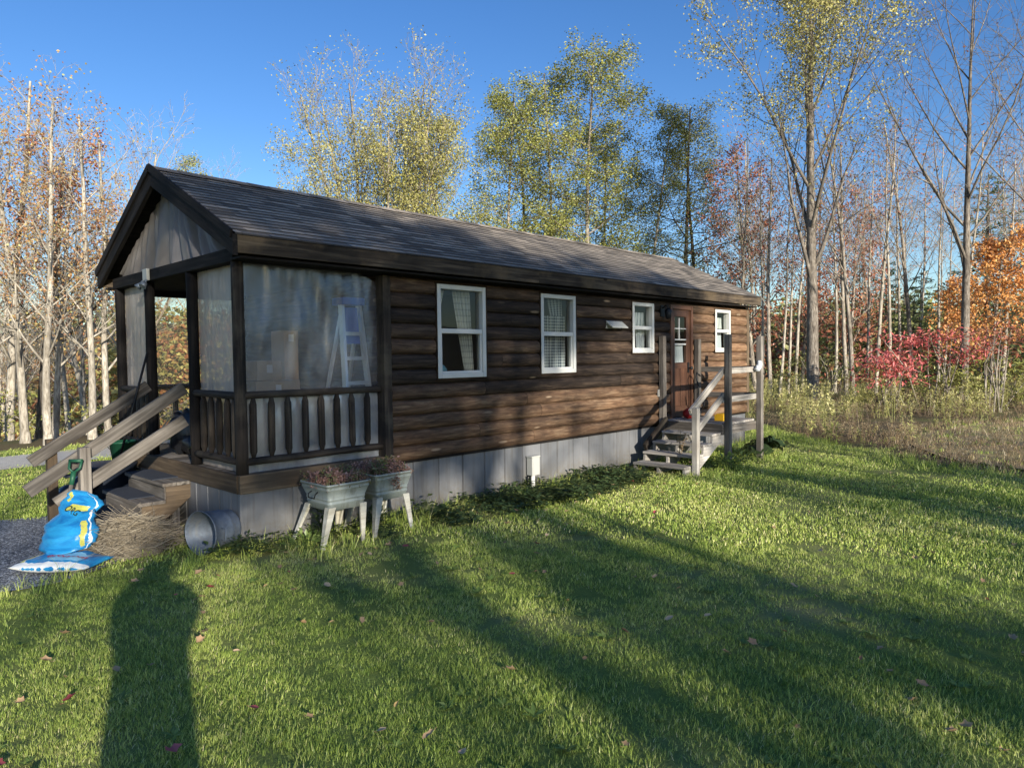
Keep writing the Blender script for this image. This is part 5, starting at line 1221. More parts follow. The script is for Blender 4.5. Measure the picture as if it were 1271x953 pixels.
birchd = tree_mesh('dark_maple', 61, 8.0, 0.13, params(n=[14, 7, 3], t0=[0.3, 0.25, 0.2], ratio=[0.3, 0.5, 0.5], leaves=9, ls=0.085, lo=0.13, mt=('bark_dark', 'lf_rust'), minr=0.005))
for i, (px, x, y, h, k, lb) in enumerate(LT):
    me, h0 = (birchd, 8.0) if k == 'd' else (birch[int(k[1])], 9.0) if k[0] == 'b' else (bareb[int(k[1])], 10.0)
    hh = 0.93 * h - (tz(x, y) if tz(x, y) > -1.0 else -2.2)
    plant_tree('slim_tree', lb, x, y, me, rz=i * 1.7, s=hh / h0 * 0.95, sxy=min(1.1, hh / h0), group='slim autumn trees left of the cabin')
# behind the cabin
asp = [tree_mesh('aspen', 70 + i, 16.0, (0.13, 0.12, 0.14, 0.11)[i], params(n=[(30, 24, 34, 24)[i], 6, 3], t0=[0.22, 0.15, 0.2], ang=[68, 45, 40], ratio=[(0.20, 0.20, 0.22, 0.14)[i], 0.5, 0.5], up=[0.02, 0.03, 0.0, 0.0], leaves=(30, 26, 40, 22)[i], ls=0.104, lo=0.32, mt=('bark_grey', 'lf_yellow'), minr=0.010, shape=lambda t: 0.55 + 0.9 * t if t < 0.5 else 1.0 - 1.2 * (t - 0.5), droop=0.2, flatl=True, leaf_fn=lambda q, H: 0.9)) for i in range(4)]
oliv = tree_mesh('olive_aspen', 79, 16.0, 0.15, params(n=[26, 6, 3], t0=[0.34, 0.2, 0.2], ang=[72, 45, 40], ratio=[0.22, 0.5, 0.5], up=[0.02, 0.0, 0.0, 0.0], leaves=18, ls=0.10, lo=0.30, mt=('bark_dark', 'lf_olive'), minr=0.011, droop=0.2, flatl=True))
clump = tree_mesh('clump_tree', 81, 15.2, 0.13, params(stems=9, spread=0.30, n=[12, 6, 4], t0=[0.28, 0.2, 0.2], ang=[30, 32, 34], ratio=[0.34, 0.5, 0.5], up=[0.06, 0.06, 0.03, 0.0], leaves=19, ls=0.094, lo=0.32, mt=('bark_grey', 'lf_gold'), minr=0.009, leaf_fn=lambda q, H: 0.9 * (1 - sst(0.74, 0.96, q.z / H)) + 0.15))
BT = [(270, 14.25, 33.72, 14.7, asp[3], 'small pale yellow tree peeking over the roof ridge near the porch gable'), (245, 12.9, 33.5, 13.2, bareb[1], 'thin bare tree at the ridge end above the porch gable'), (378, 17.72, 30.12, 13.1, asp[3], 'short yellow tree over the roof left of the vase shaped clump'),
      (480, 17.42, 21.78, 17.0, clump, 'wide vase shaped clump of grey stems with golden leaves behind the roof'), (560, 20.4, 20.4, 15.0, asp[0], 'thin yellow tree touching the right side of the vase shaped clump'),
      (612, 22.42, 19.48, 16.7, asp[0], 'yellow green tree, first of the tall row right of the vase shaped clump'), (652, 25.05, 19.64, 17.9, asp[1], 'yellow green tree, second of the tall row right of the vase shaped clump'), (694, 24.79, 17.02, 17.6, asp[1], 'sparse yellow green tree left of the tallest one in the tall row'),
      (742, 25.38, 14.98, 18.0, asp[2], 'tallest and fullest yellow green tree behind the middle of the roof'), (765, 27.6, 15.6, 15.8, asp[0], 'shorter yellow green tree right behind the tallest one'), (797, 28.62, 14.5, 16.5, asp[3], 'thin wispy tree between the tallest yellow tree and the dark olive pair'),
      (845, 29.16, 12.5, 16.2, oliv, 'dark trunked olive tree above the far end of the roof, left of a pair'), (872, 31.76, 12.68, 15.8, oliv, 'dark trunked olive tree above the far end of the roof, right of a pair')]
for i, (px, x, y, h, me, lb) in enumerate(BT):
    h0 = 10.0 if me in bareb else 15.2 if me is clump else 16.0; h *= 0.91; plant_tree('tall_tree', lb, x, y, me, rz=i * 2.1 + 0.4, s=h / h0, z=-0.2, sxy=(1.0 if me is clump else 1.05) * h / h0, group='tall trees behind the cabin')
# the right hand wood
maple = tree_mesh('great_maple', 91, 14.6, 0.235, params(n=[17, 9, 7], t0=[0.24, 0.25, 0.2], ang=[27, 34, 36], ratio=[0.55, 0.44, 0.45], up=[0.03, 0.07, 0.05, 0.02], jit=[0.018, 0.10, 0.14, 0.2], lean=0.0, rr=[0.5, 0.5, 0.5], leaves=30, ls=0.085, lo=0.28, mt=('bark_brown', 'lf_gold'), minr=0.007, taper=0.15, shape=lambda t: 0.72 + 0.3 * t if t < 0.4 else 0.84 - 0.6 * (t - 0.4), leaf_fn=lambda q, H: 0.03 + 0.97 * sst(0.60, 0.92, q.z / H + 0.035 * math.hypot(q.x, q.y))))
plant_tree('great_maple', 'large grey maple with yellow leaves mostly at its top, right of the cabin', 24.33, 3.96, maple, 0.6, 1.04, cat='tree')
bareg = tree_mesh('bare_maple', 95, 14.0, 0.165, params(lean=0.0, jit=[0.02, 0.11, 0.17, 0.2], n=[16, 8, 7], t0=[0.30, 0.25, 0.2], ang=[38, 36, 38], ratio=[0.55, 0.5, 0.45], up=[0.02, 0.06, 0.04, 0.0], rr=[0.5, 0.5, 0.5], leaves=1, ls=0.1, lo=0.1, mt=('bark_brown', 'lf_rust'), minr=0.008, leaf_fn=lambda q, H: 0.05, taper=0.12))
plant_tree('bare_tree', 'large bare grey tree standing behind the crimson shrub at right', 26.99, -0.39, bareg, 1.2, 1.03)
plant_tree('bare_tree', 'bare tree reaching into the top right corner of the photo', 22.9, -3.9, bareg, 3.5, 0.86)
thin = [tree_mesh('thin_trunk', 100 + i, 11.0, (0.085, 0.07, 0.10, 0.075)[i], params(n=[(13, 10, 15, 12)[i], 6, 4], t0=[(0.42, 0.5, 0.35, 0.45)[i], 0.2, 0.2], ang=[40, 40, 38], ratio=[0.26, 0.5, 0.5], leaves=1, ls=0.10, lo=0.12, mt=('bark_pale' if i != 2 else 'bark_grey', 'lf_rust'), minr=0.006, leaf_fn=lambda q, H: 0.45)) for i in range(4)]
rusty = tree_mesh('rusty_tree', 111, 10.5, 0.12, params(n=[20, 7, 3], t0=[0.15, 0.2, 0.2], ang=[52, 45, 40], ratio=[0.30, 0.5, 0.5], leaves=10, ls=0.12, lo=0.22, mt=('bark_grey', 'lf_rust'), minr=0.008))
RT = [(920, 28.48, 8.88, 11.3, 'thin reddish tree closest to the far roof corner'), (945, 26.23, 6.88, 10.0, 'thin pale trunk just right of the far cabin end, first of the cluster'), (956, 24.54, 5.75, 9.8, 'thin pale trunk, second of the cluster right of the cabin end'), (967, 25.78, 5.91, 9.1, 'thin pale trunk, third of the cluster right of the cabin end'),
      (978, 28.02, 6.47, 9.9, 'thin trunk, fourth of the cluster right of the cabin end'), (987, 27.24, 5.83, 8.6, 'thin trunk next to the left side of the great maple'), (1036, 29.47, 4.97, 11.0, 'thin trunk next to the right side of the great maple'), (1051, 27.73, 3.89, 10.7, 'white thin trunk, second right of the great maple'),
      (1060, 26.88, 3.33, 11.0, 'thin trunk close beside the white one right of the great maple'), (1076, 31.54, 4.27, 10.9, 'dark thin trunk midway between the great maple and the crimson shrub'), (1087, 29.65, 3.34, 11.4, 'pale thin trunk, left of the pair left of the crimson shrub'), (1102, 28.92, 2.66, 10.7, 'pale leaning thin trunk at the left end of the crimson shrub'),
      (1116, 33.67, 3.5, 11.2, 'thin trunk behind the left part of the crimson shrub'), (1133, 31.88, 2.47, 12.0, 'white thin trunk rising from the middle of the crimson shrub'), (1165, 31.53, 1.39, 10.6, 'grey thin trunk left of the large bare tree'), (1180, 34.5, 1.2, 11.5, 'grey thin trunk just behind the large bare tree'), (1243, 30.99, -0.94, 9.4, 'thin trunk in front of the bright orange tree'), (1262, 30.2, -1.9, 8.8, 'thin trunk at the far right edge before the dark pine')]
for i, (px, x, y, h, lb) in enumerate(RT):
    s = h / 11.0; plant_tree('thin_tree', lb, x, y, thin[(i * 3 + i // 4) % 4], rz=i * 1.3, s=s, sxy=max(0.95, s), group='thin trunked trees right of the cabin')
plant_tree('rusty_tree', 'rusty red leaved tree behind the far end of the cabin', 29.89, 8.85, rusty, 0.3, 1.04)
plant_tree('rusty_tree', 'smaller rusty tree behind the thin trunks right of the cabin end', 32.5, 7.6, rusty, 2.3, 0.8)
plant_tree('rusty_tree', 'tall rusty tree hidden partly by the great maple', 36.5, 6.8, rusty, 4.1, 0.95)
RF = random.Random(3)                                              # deeper trees of the wood
for i in range(34):
    f = RF.uniform(36, 56); px = RF.uniform(915, 1330); l = -(px - 635.5) / 865 * f; x, y = CX + HX * f - HY * l, CY + HY * f + HX * l
    if x < 24: continue
    plant_tree('forest_tree', 'slender bare trunk deep in the wood right of the cabin', x, y, thin[i % 4], RF.uniform(0, 6), RF.uniform(0.9, 1.3), 'slender trunks deep in the wood')
for i in range(16):
    f = RF.uniform(26, 50); px = RF.uniform(-90, 190); l = -(px - 635.5) / 865 * f; x, y = CX + HX * f - HY * l, CY + HY * f + HX * l
    plant_tree('forest_tree', 'slim orange tree farther down the slope behind the left trees', x, y, birch[i % 3] if i % 3 else bareb[i % 2], RF.uniform(0, 6), RF.uniform(0.9, 1.15), 'slim orange trees down the slope')
# pines
def pine_mesh(seed, H, r0):
    rg = random.Random(seed); tk, cr = MB(), MB()
    tk.tube([(0, 0, -0.2), (0.05, 0, H * 0.5), (0, 0.05, H)], [r0, r0 * 0.6, 0.02], 8, 0.5, False); n = int(H * 6.5)
    for k in range(n):
        f = 0.06 + 0.93 * k / n; z = H * f; L = (H * 0.27) * (1 - f) ** 0.75 * rg.uniform(0.65, 1.2) + 0.2; a = k * 2.4 + rg.uniform(-0.4, 0.4); dr = rg.uniform(-0.12, 0.22)
        d = Vector((math.cos(a), math.sin(a), dr)); tip = Vector((0, 0, z)) + d * L; cr.m = 0
        cr.tube([(0, 0, z), (Vector((0, 0, z)) + tip) / 2, tip + Vector((0, 0, 0.08 * L))], [0.03, 0.02, 0.008], 3, 0.4, False); cr.m = 1
        for q in range(int(10 + L * 26)):
            t = rg.uniform(0.18, 1.05); c = Vector((0, 0, z)).lerp(tip, t) + Vector((rg.gauss(0, .16), rg.gauss(0, .16), rg.gauss(0, .07))) * (0.5 + L * 0.3)
            e = (d + Vector((rg.gauss(0, .6), rg.gauss(0, .6), rg.gauss(0.1, .4)))).normalized(); leaf(cr, c, e, rg.uniform(0.2, 0.36), rg.uniform(0.05, 0.1), min(1, max(0, rg.gauss(0.4, 0.25))), 0.2, rg.uniform(-1, 1))
    return tk.mesh('pine_trunk', M['bark_dark']), cr.mesh('pine_crown', [M['bark_dark'], M['lf_pine']])
pines = [pine_mesh(201, 11.0, 0.2), pine_mesh(202, 8.0, 0.15)]
for x, y, h, k, lb in ((44.91, 1.93, 11.9, 0, 'dark green pine behind the large bare tree at right'), (41.0, -1.6, 11.2, 0, 'tall dark green pine at the right edge of the photo'), (37.5, -4.0, 9.5, 0, 'dark pine beyond the right edge of the photo'), (46.37, 7.63, 7.6, 1, 'dark pine deep behind the crimson shrub'), (48.34, 9.91, 8.0, 1, 'dark pine deep right of the great maple'), (46.76, 5.78, 6.9, 1, 'dark pine deep left of the large bare tree'), (43.0, 11.4, 6.0, 1, 'small dark pine deep behind the thin trunk cluster'), (40.5, 4.6, 5.0, 1, 'low dark pine behind the middle of the crimson shrub'), (38.5, 8.5, 4.2, 1, 'low dark pine behind the great maple')):
    plant_tree('pine_tree', lb, x, y, pines[k], x, h / (11.0, 8.0)[k], 'dark pines in the wood')
orange = tree_mesh('orange_tree', 121, 5.6, 0.08, params(n=[18, 7, 3], t0=[0.25, 0.2, 0.2], ang=[50, 45, 40], ratio=[0.36, 0.5, 0.5], leaves=9, ls=0.12, lo=0.17, mt=('bark_grey', 'lf_bright'), minr=0.006))
plant_tree('orange_tree', 'bright orange leaved young tree in front of the pines at right', 29.75, -0.75, orange, 0.5, 1.05)
plant_tree('orange_tree', 'small orange brown sapling left of the large bare tree', 33.5, 0.9, orange, 2.5, 0.85)
def shrub(x, y, W, D, zlo, zhi, n, mt, ls, layers, name, label):
    rg = random.Random(int(x * 100)); o = thing(name, label, 'shrub', (x, y, tz(x, y))); tk, cr = MB(), MB()
    for s in range(9):
        a = rg.random() * 6.28; b = Vector((x + rg.gauss(0, W * .18), y + rg.gauss(0, D * .18), tz(x, y) - 0.1)); t = Vector((x + rg.gauss(0, W * .3), y + rg.gauss(0, D * .3), zhi * rg.uniform(0.7, 0.98)))
        tk.tube([b, (b + t) / 2 + Vector((rg.gauss(0, .1), rg.gauss(0, .1), 0.2)), t], [0.025, 0.018, 0.006], 5, 0.5, False)
    cl = [(Vector((x + rg.uniform(-.5, .5) * W * HY * 1.0 + rg.gauss(0, .1), y - rg.uniform(-.5, .5) * 0, 0))) for _ in range(1)]
    cen = []
    for k in range(layers):
        u = rg.uniform(-0.5, 0.5); v = rg.uniform(-0.5, 0.5); z = zlo + (zhi - zlo) * (rg.random() ** 0.8) * (1 - 0.5 * abs(u)); cen.append(Vector((x + HY * u * W + HX * v * D, y - HX * u * W + HY * v * D, z)))
    for k in range(n):
        c = rg.choice(cen); p = c + Vector((rg.gauss(0, .28), rg.gauss(0, .28), rg.gauss(0, .10))); d = Vector((rg.gauss(0, 1), rg.gauss(0, 1), rg.gauss(-0.4, .4))); leaf(cr, p, d, ls * rg.uniform(0.7, 1.4), ls * 0.36, min(1, max(0, rg.gauss(0.5, 0.25))), 0.2, rg.uniform(-.6, .6))
    tk.build('stems', M['bark_grey'], o); cr.build('foliage', M[mt], o); return o
shrub(20.9, 0.25, 1.5, 1.2, 0.75, 1.75, 700, 'lf_red', 0.17, 14, 'red_shrub', 'lower crimson shrub left of the large bare tree')
shrub(22.6, -0.55, 3.4, 1.4, 1.45, 2.45, 1000, 'lf_red', 0.18, 26, 'red_shrub', 'wide upper crimson shrub spreading in front of the large bare tree')
shrub(21.6, -2.3, 1.6, 1.2, 1.5, 2.6, 420, 'lf_rust', 0.17, 12, 'red_shrub', 'rusty red shrub at the right edge above the meadow')
shrub(23.6, 0.6, 3.0, 2.0, 0.3, 1.7, 1500, 'lf_yellow', 0.15, 24, 'green_shrub', 'yellow green bush under the crimson shrub')
shrub(23.9, -1.9, 3.0, 2.0, 0.3, 1.8, 1400, 'lf_yellow', 0.15, 22, 'green_shrub', 'yellow green bush at the right foot of the large bare tree')
shrub(27.5, 4.6, 4.5, 2.0, 0.2, 1.9, 1500, 'lf_olive', 0.15, 30, 'green_shrub', 'olive bush behind the great maple trunk')
shrub(1.3, 15.2, 5.0, 1.5, 0.0, 1.0, 1300, 'lf_yellow', 0.12, 26, 'green_shrub', 'yellow green brush at the feet of the left trees')
shrub(4.5, 15.0, 4.0, 1.5, -0.3, 0.8, 1000, 'lf_gold', 0.12, 20, 'green_shrub', 'golden brush between the left trees and the porch')
# far wood: a mass of leaf clumps closing the horizon
def mass(name, label, spans, n, mt, seed):
    rg = random.Random(seed); m = MB()
    for k in range(n):
        px0, px1, f0, f1, h = rg.choice(spans); f = rg.uniform(f0, f1); px = rg.uniform(px0, px1); l = -(px - 635.5) / 865 * f; x, y = CX + HX * f - HY * l, CY + HY * f + HX * l
        hh = h * (0.75 + 0.5 * noise.noise((x * 0.2, y * 0.2, seed))); z = tz(x, y) + hh * rg.random() ** 0.75; s = 0.0085 * f * rg.uniform(0.6, 1.5)
        leaf(m, (x, y, z), (rg.gauss(0, 1), rg.gauss(0, 1), rg.gauss(0, .7)), s, s * 0.75, min(1, max(0, rg.gauss(0.45, .28))), 0.15, rg.uniform(-1, 1))
    return solo(m, name, M[mt], label, None, kind='stuff')
mass('distant_woods', 'dark olive undergrowth deep in the wood at right', [(880, 1420, 38, 60, 4.5), (880, 1420, 50, 62, 6.0)], 13000, 'lf_olive', 1)
mass('distant_woods', 'rusty undergrowth deep in the wood at right', [(870, 1100, 36, 60, 5.0), (1100, 1420, 40, 60, 3.0)], 5000, 'lf_rust', 2)
mass('distant_woods', 'orange and gold woods down the slope at left', [(-160, 230, 34, 70, 5.0), (-160, 230, 24, 40, 2.4)], 9000, 'lf_orange', 4)
mass('distant_woods', 'pale yellow brush down the slope at left', [(-160, 260, 24, 60, 3.2)], 7000, 'lf_gold', 5)
mass('distant_woods', 'sunlit golden woods behind the porch', [(130, 420, 27, 40, 6.0)], 11000, 'lf_gold', 8)
mass('distant_woods', 'sunlit orange woods behind the porch', [(130, 420, 27, 40, 6.0)], 8000, 'lf_orange', 9)
mass('distant_woods', 'hillside woods far beyond the cabin', [(-300, 1500, 130, 230, 5.0)], 9000, 'lf_olive', 6)

# small shed down the slope at left
sx, sy, sz = 6.9, 31.6, -3.1
sd_ = thing('garden_shed', 'small white shed with brown roof down the slope behind the handrails', 'shed', (sx, sy, sz), rz=rad(18))
def sbox(nm, m, mt): 
    me = m.mesh(nm, M[mt]); o = bpy.data.objects.new(nm, me); col.objects.link(o); o.parent = sd_; return o
m = MB(); m.box(-1.5, 1.5, -1.2, 1.2, -0.1, 1.5); m.poly([(1.5, -1.2, 1.5), (1.5, 1.2, 1.5), (1.5, 0, 2.1)]); m.poly([(-1.5, -1.2, 1.5), (-1.5, 1.2, 1.5), (-1.5, 0, 2.1)]); sbox('wall', m, 'white')
m = MB()
for s in (-1, 1): m.hexa([(-1.6 if not i & 1 else 1.6, s * (1.35 if not i & 2 else 0), (1.42 if not i & 2 else 2.1) + (0.06 if i & 4 else 0)) for i in range(8)])
sbox('roof', m, 'rim')
m = MB(); m.box(-0.4, 0.4, -1.24, -1.203, 0, 1.35); sbox('door', m, 'grey')

# ------------------------------------------------------------------ trees behind the viewpoint that throw the shadows
EL, AZ = rad(14.5), rad(71)
LHx, LHy = math.cos(AZ), math.sin(AZ)
U0 = -0.655
def ud(u, h, d=-30): 
    uu_ = u + U0; return Vector((d * LHx + uu_ * LHy, d * LHy - uu_ * LHx, h))
def shade_tree(label, ut, H, blobs, limbs, seed, r0=0.17, name='lawn_tree'):
    rg = random.Random(seed); b = ud(ut, 0); o = thing(name, label, 'tree', b, 'trees across the lawn behind the viewpoint'); tk, cr = MB(), MB()
    tk.tube([ud(ut, -0.2), ud(ut + 0.06, H * 0.5), ud(ut - 0.05, H)], [r0 * 1.3, r0, r0 * 0.4], 8, 0.5, False)
    for pts, r in limbs:
        tk.tube([ud(u, h, -30 + rg.gauss(0, .15)) for u, h in pts], [r * (1 - 0.6 * i / (len(pts) - 1)) for i in range(len(pts))], 6, 0.5, False)
    for (u, h, ru, rh, dens) in blobs:
        tk.tube([ud(ut, max(2.5, h - 1.2 - abs(u - ut) * 0.5)), ud((u + ut) / 2, h - 0.4 - abs(u - ut) * 0.15), ud(u, h)], [0.07, 0.045, 0.015], 5, 0.5, False)
        n = int(dens * math.pi * ru * rh / 0.0075); nc = max(5, int(ru * rh * 22)); cs = []
        for k in range(nc):
            q = rdirg(rg); s = rg.random() ** 0.4; cs.append((u + q.x * ru * s, h + q.z * rh * s, -30 + q.y * 0.9 * s))
        for k in range(n):
            c = rg.choice(cs); p = ud(c[0] + rg.gauss(0, min(.30, ru * .35)), c[1] + rg.gauss(0, min(.22, rh * .35)), c[2] + rg.gauss(0, .25)); leaf(cr, p, (rg.gauss(0, 1), rg.gauss(0, 1), rg.gauss(0, 1)), rg.uniform(0.13, 0.24), rg.uniform(0.1, 0.16), rg.random(), 0.1, rg.uniform(-1, 1))
    tk.build('trunk', M['bark_grey'], o); cr.build('crown', M['lf_yellow'], o); return o
def rdirg(rg):
    q = Vector((rg.gauss(0, 1), rg.gauss(0, 1), rg.gauss(0, 1))); return q.normalized()
shade_tree('broad tree across the lawn shading the porch and its roof', 1.9, 12.0, [(1.2, 11.2, 1.4, 1.1, 3.6), (0.7, 9.6, 0.9, 0.9, 3.4), (2.2, 9.8, 1.0, 1.0, 3.6), (0.9, 8.5, 0.7, 0.5, 2.0), (0.15, 7.98, 0.6, 0.2, 2.2), (0.1, 7.74, 0.45, 0.15, 2.2), (-0.55, 7.5, 0.3, 0.15, 0.9), (0.75, 7.75, 0.35, 0.15, 1.0), (-0.7, 7.95, 0.5, 0.16, 0.8), (2.3, 8.7, 0.8, 0.6, 2.0), (-0.9, 7.5, 0.22, 0.3, 1.0), (1.75, 7.6, 0.3, 0.2, 1.6), (-0.2, 10.4, 0.6, 1.0, 1.2)],
           [([(2.5, 6.3), (2.2, 6.7), (1.85, 7.0), (1.2, 7.42), (0.9, 7.8)], 0.16)], 301, 0.15)
shade_tree('broad tree across the lawn shading the long wall and the middle lawn', 3.6, 12.2, [(3.2, 7.15, 0.95, 0.55, 2.1), (2.7, 6.7, 0.6, 0.3, 1.6), (4.3, 6.65, 1.0, 0.34, 2.0), (1.0, 7.5, 0.35, 0.2, 1.0), (3.6, 11.0, 1.3, 1.0, 3.6), (4.8, 10.5, 1.1, 0.8, 3.4), (3.4, 9.8, 0.8, 0.6, 2.8), (3.0, 8.9, 0.8, 0.5, 1.7), (4.4, 9.5, 0.7, 0.3, 1.0), (3.4, 8.6, 0.5, 0.3, 1.0), (2.6, 11.7, 0.9, 0.45, 1.8)],
           [([(4.9, 6.2), (4.6, 6.6), (3.9, 7.0), (3.5, 7.5)], 0.13)], 302, 0.17)
shade_tree('tree across the lawn shading the eave by the side door and the right lawn', 7.7, 11.8, [(6.0, 11.0, 1.0, 0.7, 3.2), (7.3, 11.1, 0.9, 0.55, 3.0), (7.7, 10.4, 0.5, 0.45, 2.2), (5.7, 10.2, 0.5, 0.5, 1.8), (7.6, 7.25, 0.5, 0.32, 2.0), (8.5, 7.45, 0.65, 0.26, 2.0), (6.2, 6.75, 0.6, 0.2, 1.4), (10.2, 7.0, 0.7, 0.15, 1.2), (7.1, 7.72, 0.35, 0.16, 1.5), (5.2, 8.9, 0.35, 0.3, 0.9), (6.9, 9.1, 0.4, 0.25, 0.8), (8.3, 8.75, 0.3, 0.4, 0.8)],
           [([(7.7, 6.4), (8.3, 7.0), (8.9, 7.5), (9.3, 7.9)], 0.1)], 303, 0.16)
shade_tree('slimmer tree across the lawn shading the far right lawn', 10.9, 9.2, [(10.6, 7.5, 0.7, 0.2, 1.2), (11.4, 8.3, 0.7, 0.3, 1.0), (10.4, 8.6, 0.6, 0.25, 0.7)], [([(10.9, 6.5), (10.2, 7.2), (9.7, 7.6)], 0.08)], 304, 0.13)
# slim trunks across the lawn whose shadows fan over the grass
RS = random.Random(17); slim_me = [tree_mesh('slim_lawn', 401 + i, 12.5, 0.13, params(n=[9, 4, 3], t0=[0.62, 0.3, 0.2], ang=[38, 40, 40], ratio=[0.22, 0.5, 0.5], leaves=2, ls=0.12, lo=0.2, mt=('bark_grey', 'lf_yellow'), lean=0.02, taper=0.5)) for i in range(2)]
for k, (u, d, s) in enumerate(((2.75, -38, 0.95), (4.35, -26, 0.8), (5.75, -44, 0.75), (6.7, -34, 0.72), (8.05, -27, 0.72), (9.3, -40, 0.8), (10.2, -25, 0.62), (12.6, -36, 0.7), (14.2, -30, 0.75), (-1.9, -33, 0.8), (1.35, -45, 0.7))):
    b = ud(u, 0, d); plant_tree('slim_lawn_tree', 'slim bare trunked tree far across the lawn behind the viewpoint', b.x, b.y, slim_me[k % 2], k * 1.9, s, 'slim trees far across the lawn', z=0.0, sxy=0.85 + 0.3 * RS.random())
# the person taking the photograph, who throws the long shadow in front
def skinned(name, nodes, edges, mt, par, sub=2):
    me = bpy.data.meshes.new(name); me.from_pydata([n[0] for n in nodes], edges, []); o = bpy.data.objects.new(name, me); col.objects.link(o); me.materials.append(M[mt])
    md = o.modifiers.new('skin', 'SKIN'); md.use_smooth_shade = True
    for i, n in enumerate(nodes):
        sv_ = me.skin_vertices[0].data[i]; sv_.radius = (n[1], n[1] if len(n) < 3 else n[2]); sv_.use_root = (i == 0)
    sb = o.modifiers.new('sub', 'SUBSURF'); sb.levels = sub; sb.render_levels = sub
    o.parent = par; return o
pc = Vector((CX - HX * 0.42 + HY * 0.13, CY - HY * 0.42 - HX * 0.13, 0)); per = thing('person', 'standing person in dark jacket and jeans holding up a phone with both hands', 'person', pc, rz=math.atan2(HY, HX) - math.pi / 2)
M['skin'] = plain('skin', (0.42, 0.25, 0.18), 0.55, var=0.06); M['jacket'] = plain('dark_jacket', (0.03, 0.035, 0.05), 0.9, var=0.2, scale=20); M['jeans'] = plain('blue_jeans', (0.05, 0.07, 0.12), 0.9, var=0.2, scale=20); M['hair'] = plain('brown_hair', (0.05, 0.03, 0.02), 0.7)
nd = [((0, 0, 0.95), .14, .10), ((0, 0, 1.12), .135, .095), ((0, 0.01, 1.32), .155, .10), ((0, 0, 1.47), .11, .075), ((0, 0.01, 1.56), .05), ((0, 0.03, 1.63), .07), ((0, 0.035, 1.72), .082, .092), ((0, 0.02, 1.80), .06, .07)]
ed = [(0, 1), (1, 2), (2, 3), (3, 4), (4, 5), (5, 6), (6, 7)]
for s in (-1, 1):
    b = len(nd); nd += [((s * 0.185, 0, 1.44), .062), ((s * 0.24, 0.05, 1.54), .05), ((s * 0.24, 0.09, 1.56), .046), ((s * 0.12 - 0.13, 0.29, 1.60), .032), ((s * 0.085 - 0.13, 0.335, 1.62), .03, .016), ((s * 0.075 - 0.13, 0.35, 1.68), .036, .016)]
    ed += [(3, b), (b, b + 1), (b + 1, b + 2), (b + 2, b + 3), (b + 3, b + 4), (b + 4, b + 5)]
    c = len(nd); nd += [((s * 0.10, 0, 0.86), .095), ((s * 0.12, 0.015, 0.50), .065), ((s * 0.125, -0.01, 0.12), .042), ((s * 0.13, 0.0, 0.05), .045), ((s * 0.14, 0.15, 0.03), .035)]
    ed += [(0, c), (c, c + 1), (c + 1, c + 2), (c + 2, c + 3), (c + 3, c + 4)]
    for q, (dx, L) in enumerate(((-0.027, .05), (-0.009, .058), (0.009, .055), (0.027, .042))):
        e = len(nd); nd += [((s * 0.075 - 0.13 + dx, 0.36, 1.71), .009), ((s * 0.072 - 0.13 + dx, 0.372, 1.71 + L * 0.6), .0085), ((s * 0.068 - 0.13 + dx, 0.368, 1.71 + L), .007)]; ed += [(b + 5, e), (e, e + 1), (e + 1, e + 2)]
    e = len(nd); nd += [((s * 0.045 - 0.13, 0.345, 1.67), .011), ((s * 0.028 - 0.13, 0.35, 1.70), .009)]; ed += [(b + 5, e), (e, e + 1)]
body = skinned('body', nd, ed, 'skin', per, 1)
jn = [((0, 0, 0.55), .23, .17), ((0, 0, 1.12), .245, .16), ((0, 0.01, 1.32), .25, .15), ((0, 0, 1.46), .24, .12), ((0, 0.0, 1.58), .21, .11), ((0, -0.02, 1.70), .205, .12)]; je = [(0, 1), (1, 2), (2, 3), (3, 4), (4, 5)]
for s in (-1, 1):
    b = len(jn); jn += [((s * 0.19, 0, 1.44), .085), ((s * 0.24, 0.05, 1.53), .09), ((s * 0.24, 0.09, 1.55), .085), ((s * 0.135 - 0.12, 0.265, 1.585), .06)]; je += [(3, b), (b, b + 1), (b + 1, b + 2), (b + 2, b + 3)]
skinned('jacket', jn, je, 'jacket', per, 1)
tn = [((0, 0, 0.98), .15, .115)]; te = []
for s in (-1, 1):
    b = len(tn); tn += [((s * 0.10, 0, 0.84), .108), ((s * 0.12, 0.015, 0.50), .08), ((s * 0.125, -0.01, 0.10), .06)]; te += [(0, b), (b, b + 1), (b + 1, b + 2)]
skinned('trousers', tn, te, 'jeans', per, 1)
m = MB(); m.ellipsoid((0, 0.0, 1.775), (0.092, 0.105, 0.085), 16, 10, 0.5, 0.15); hr = bpy.data.objects.new('hair', m.mesh('hair', M['hair'])); col.objects.link(hr); hr.parent = per
m = MB(); m.ellipsoid((0, 0.118, 1.70), (0.012, 0.018, 0.022)); m.ellipsoid((-0.033, 0.105, 1.725), (0.012, 0.008, 0.008)); m.ellipsoid((0.033, 0.105, 1.725), (0.012, 0.008, 0.008)); m.ellipsoid((0, 0.105, 1.655), (0.024, 0.008, 0.007)); m.ellipsoid((-0.086, 0.03, 1.71), (0.01, 0.02, 0.03)); m.ellipsoid((0.086, 0.03, 1.71), (0.01, 0.02, 0.03))
fc = bpy.data.objects.new('face', m.mesh('face', M['skin'])); col.objects.link(fc); fc.parent = per
m = MB(); m.box(-0.205, -0.055, 0.372, 0.380, 1.66, 1.735); ph = bpy.data.objects.new('phone', m.mesh('phone', M['black'])); col.objects.link(ph)
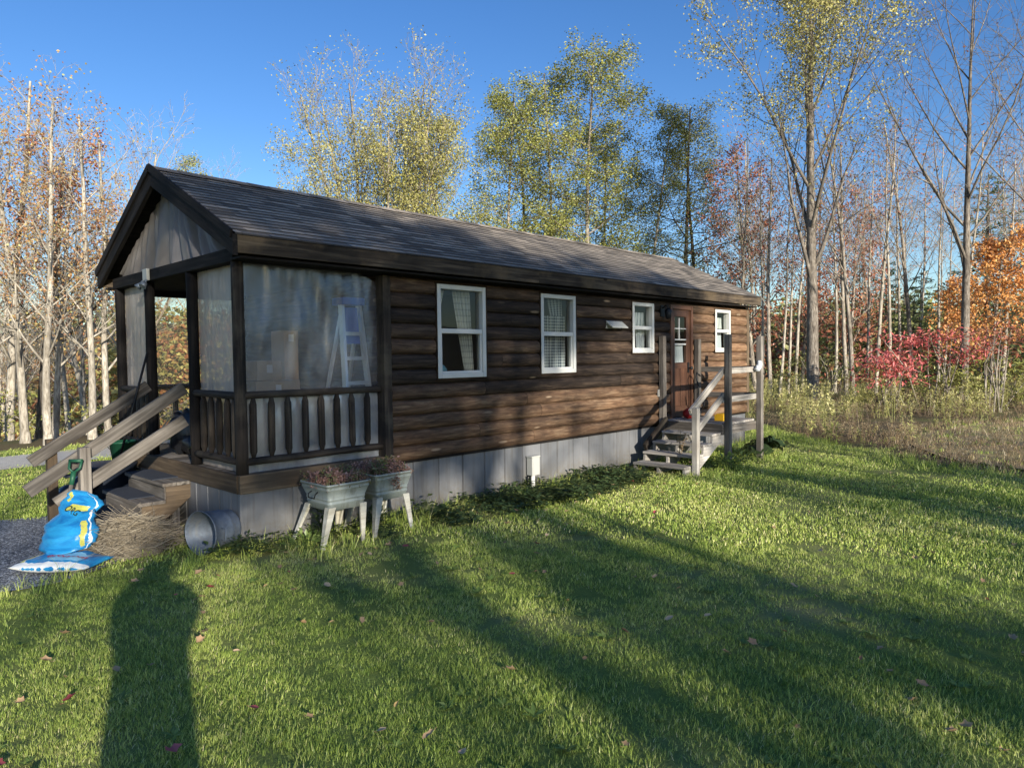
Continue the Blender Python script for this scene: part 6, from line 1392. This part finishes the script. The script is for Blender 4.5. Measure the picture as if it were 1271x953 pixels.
ph.location = pc; ph.rotation_euler = (0, 0, math.atan2(HY, HX) - math.pi / 2); tag(ph, 'black phone held up sideways by the standing person', 'phone')

# ------------------------------------------------------------------ light, sky, camera
w = bpy.data.worlds.new('World'); sc.world = w; w.use_nodes = True; nt = w.node_tree; bg = nt.nodes['Background']
sky = nt.nodes.new('ShaderNodeTexSky'); sky.sky_type = 'NISHITA'; sky.sun_disc = False; sky.sun_elevation = EL; sky.sun_rotation = math.atan2(-LHx, -LHy); sky.altitude = 300; sky.air_density = 1.0; sky.dust_density = 0.4; sky.ozone_density = 2.5
hs = nt.nodes.new('ShaderNodeHueSaturation'); hs.inputs['Saturation'].default_value = 1.25; hs.inputs['Value'].default_value = 1.2; hs.inputs['Hue'].default_value = 0.512; nt.links.new(sky.outputs[0], hs.inputs['Color']); nt.links.new(hs.outputs[0], bg.inputs[0]); bg.inputs[1].default_value = 0.10
sl = bpy.data.lights.new('sun', 'SUN'); sl.energy = 5.0; sl.angle = rad(0.53); sl.color = (1.0, 0.95, 0.83); so = bpy.data.objects.new('sun', sl); col.objects.link(so)
ldir = Vector((LHx * math.cos(EL), LHy * math.cos(EL), -math.sin(EL))); so.rotation_euler = ldir.to_track_quat('-Z', 'Y').to_euler(); so.location = (-10, -20, 20)
cam = bpy.data.cameras.new('camera'); co = bpy.data.objects.new('camera', cam); col.objects.link(co); sc.camera = co
cam.sensor_width = 36; cam.lens = 865 / 1271 * 36; cam.clip_end = 2000; cam.clip_start = 0.02
co.matrix_world = Matrix(((0.69385, 0.03617, -0.71921, -2.8365), (-0.72000, 0.01684, -0.69377, -6.2249), (-0.01298, 0.99920, 0.03773, 1.72), (0, 0, 0, 1)))
sc.view_settings.view_transform = 'Standard'; sc.view_settings.look = 'None'; sc.view_settings.exposure = 0; sc.view_settings.gamma = 1
sc.render.engine = 'CYCLES'; sc.cycles.film_exposure = 1.6; sc.cycles.max_bounces = 6; sc.cycles.diffuse_bounces = 3; sc.cycles.glossy_bounces = 3; sc.cycles.transmission_bounces = 4; sc.cycles.transparent_max_bounces = 16; sc.cycles.use_denoising = True
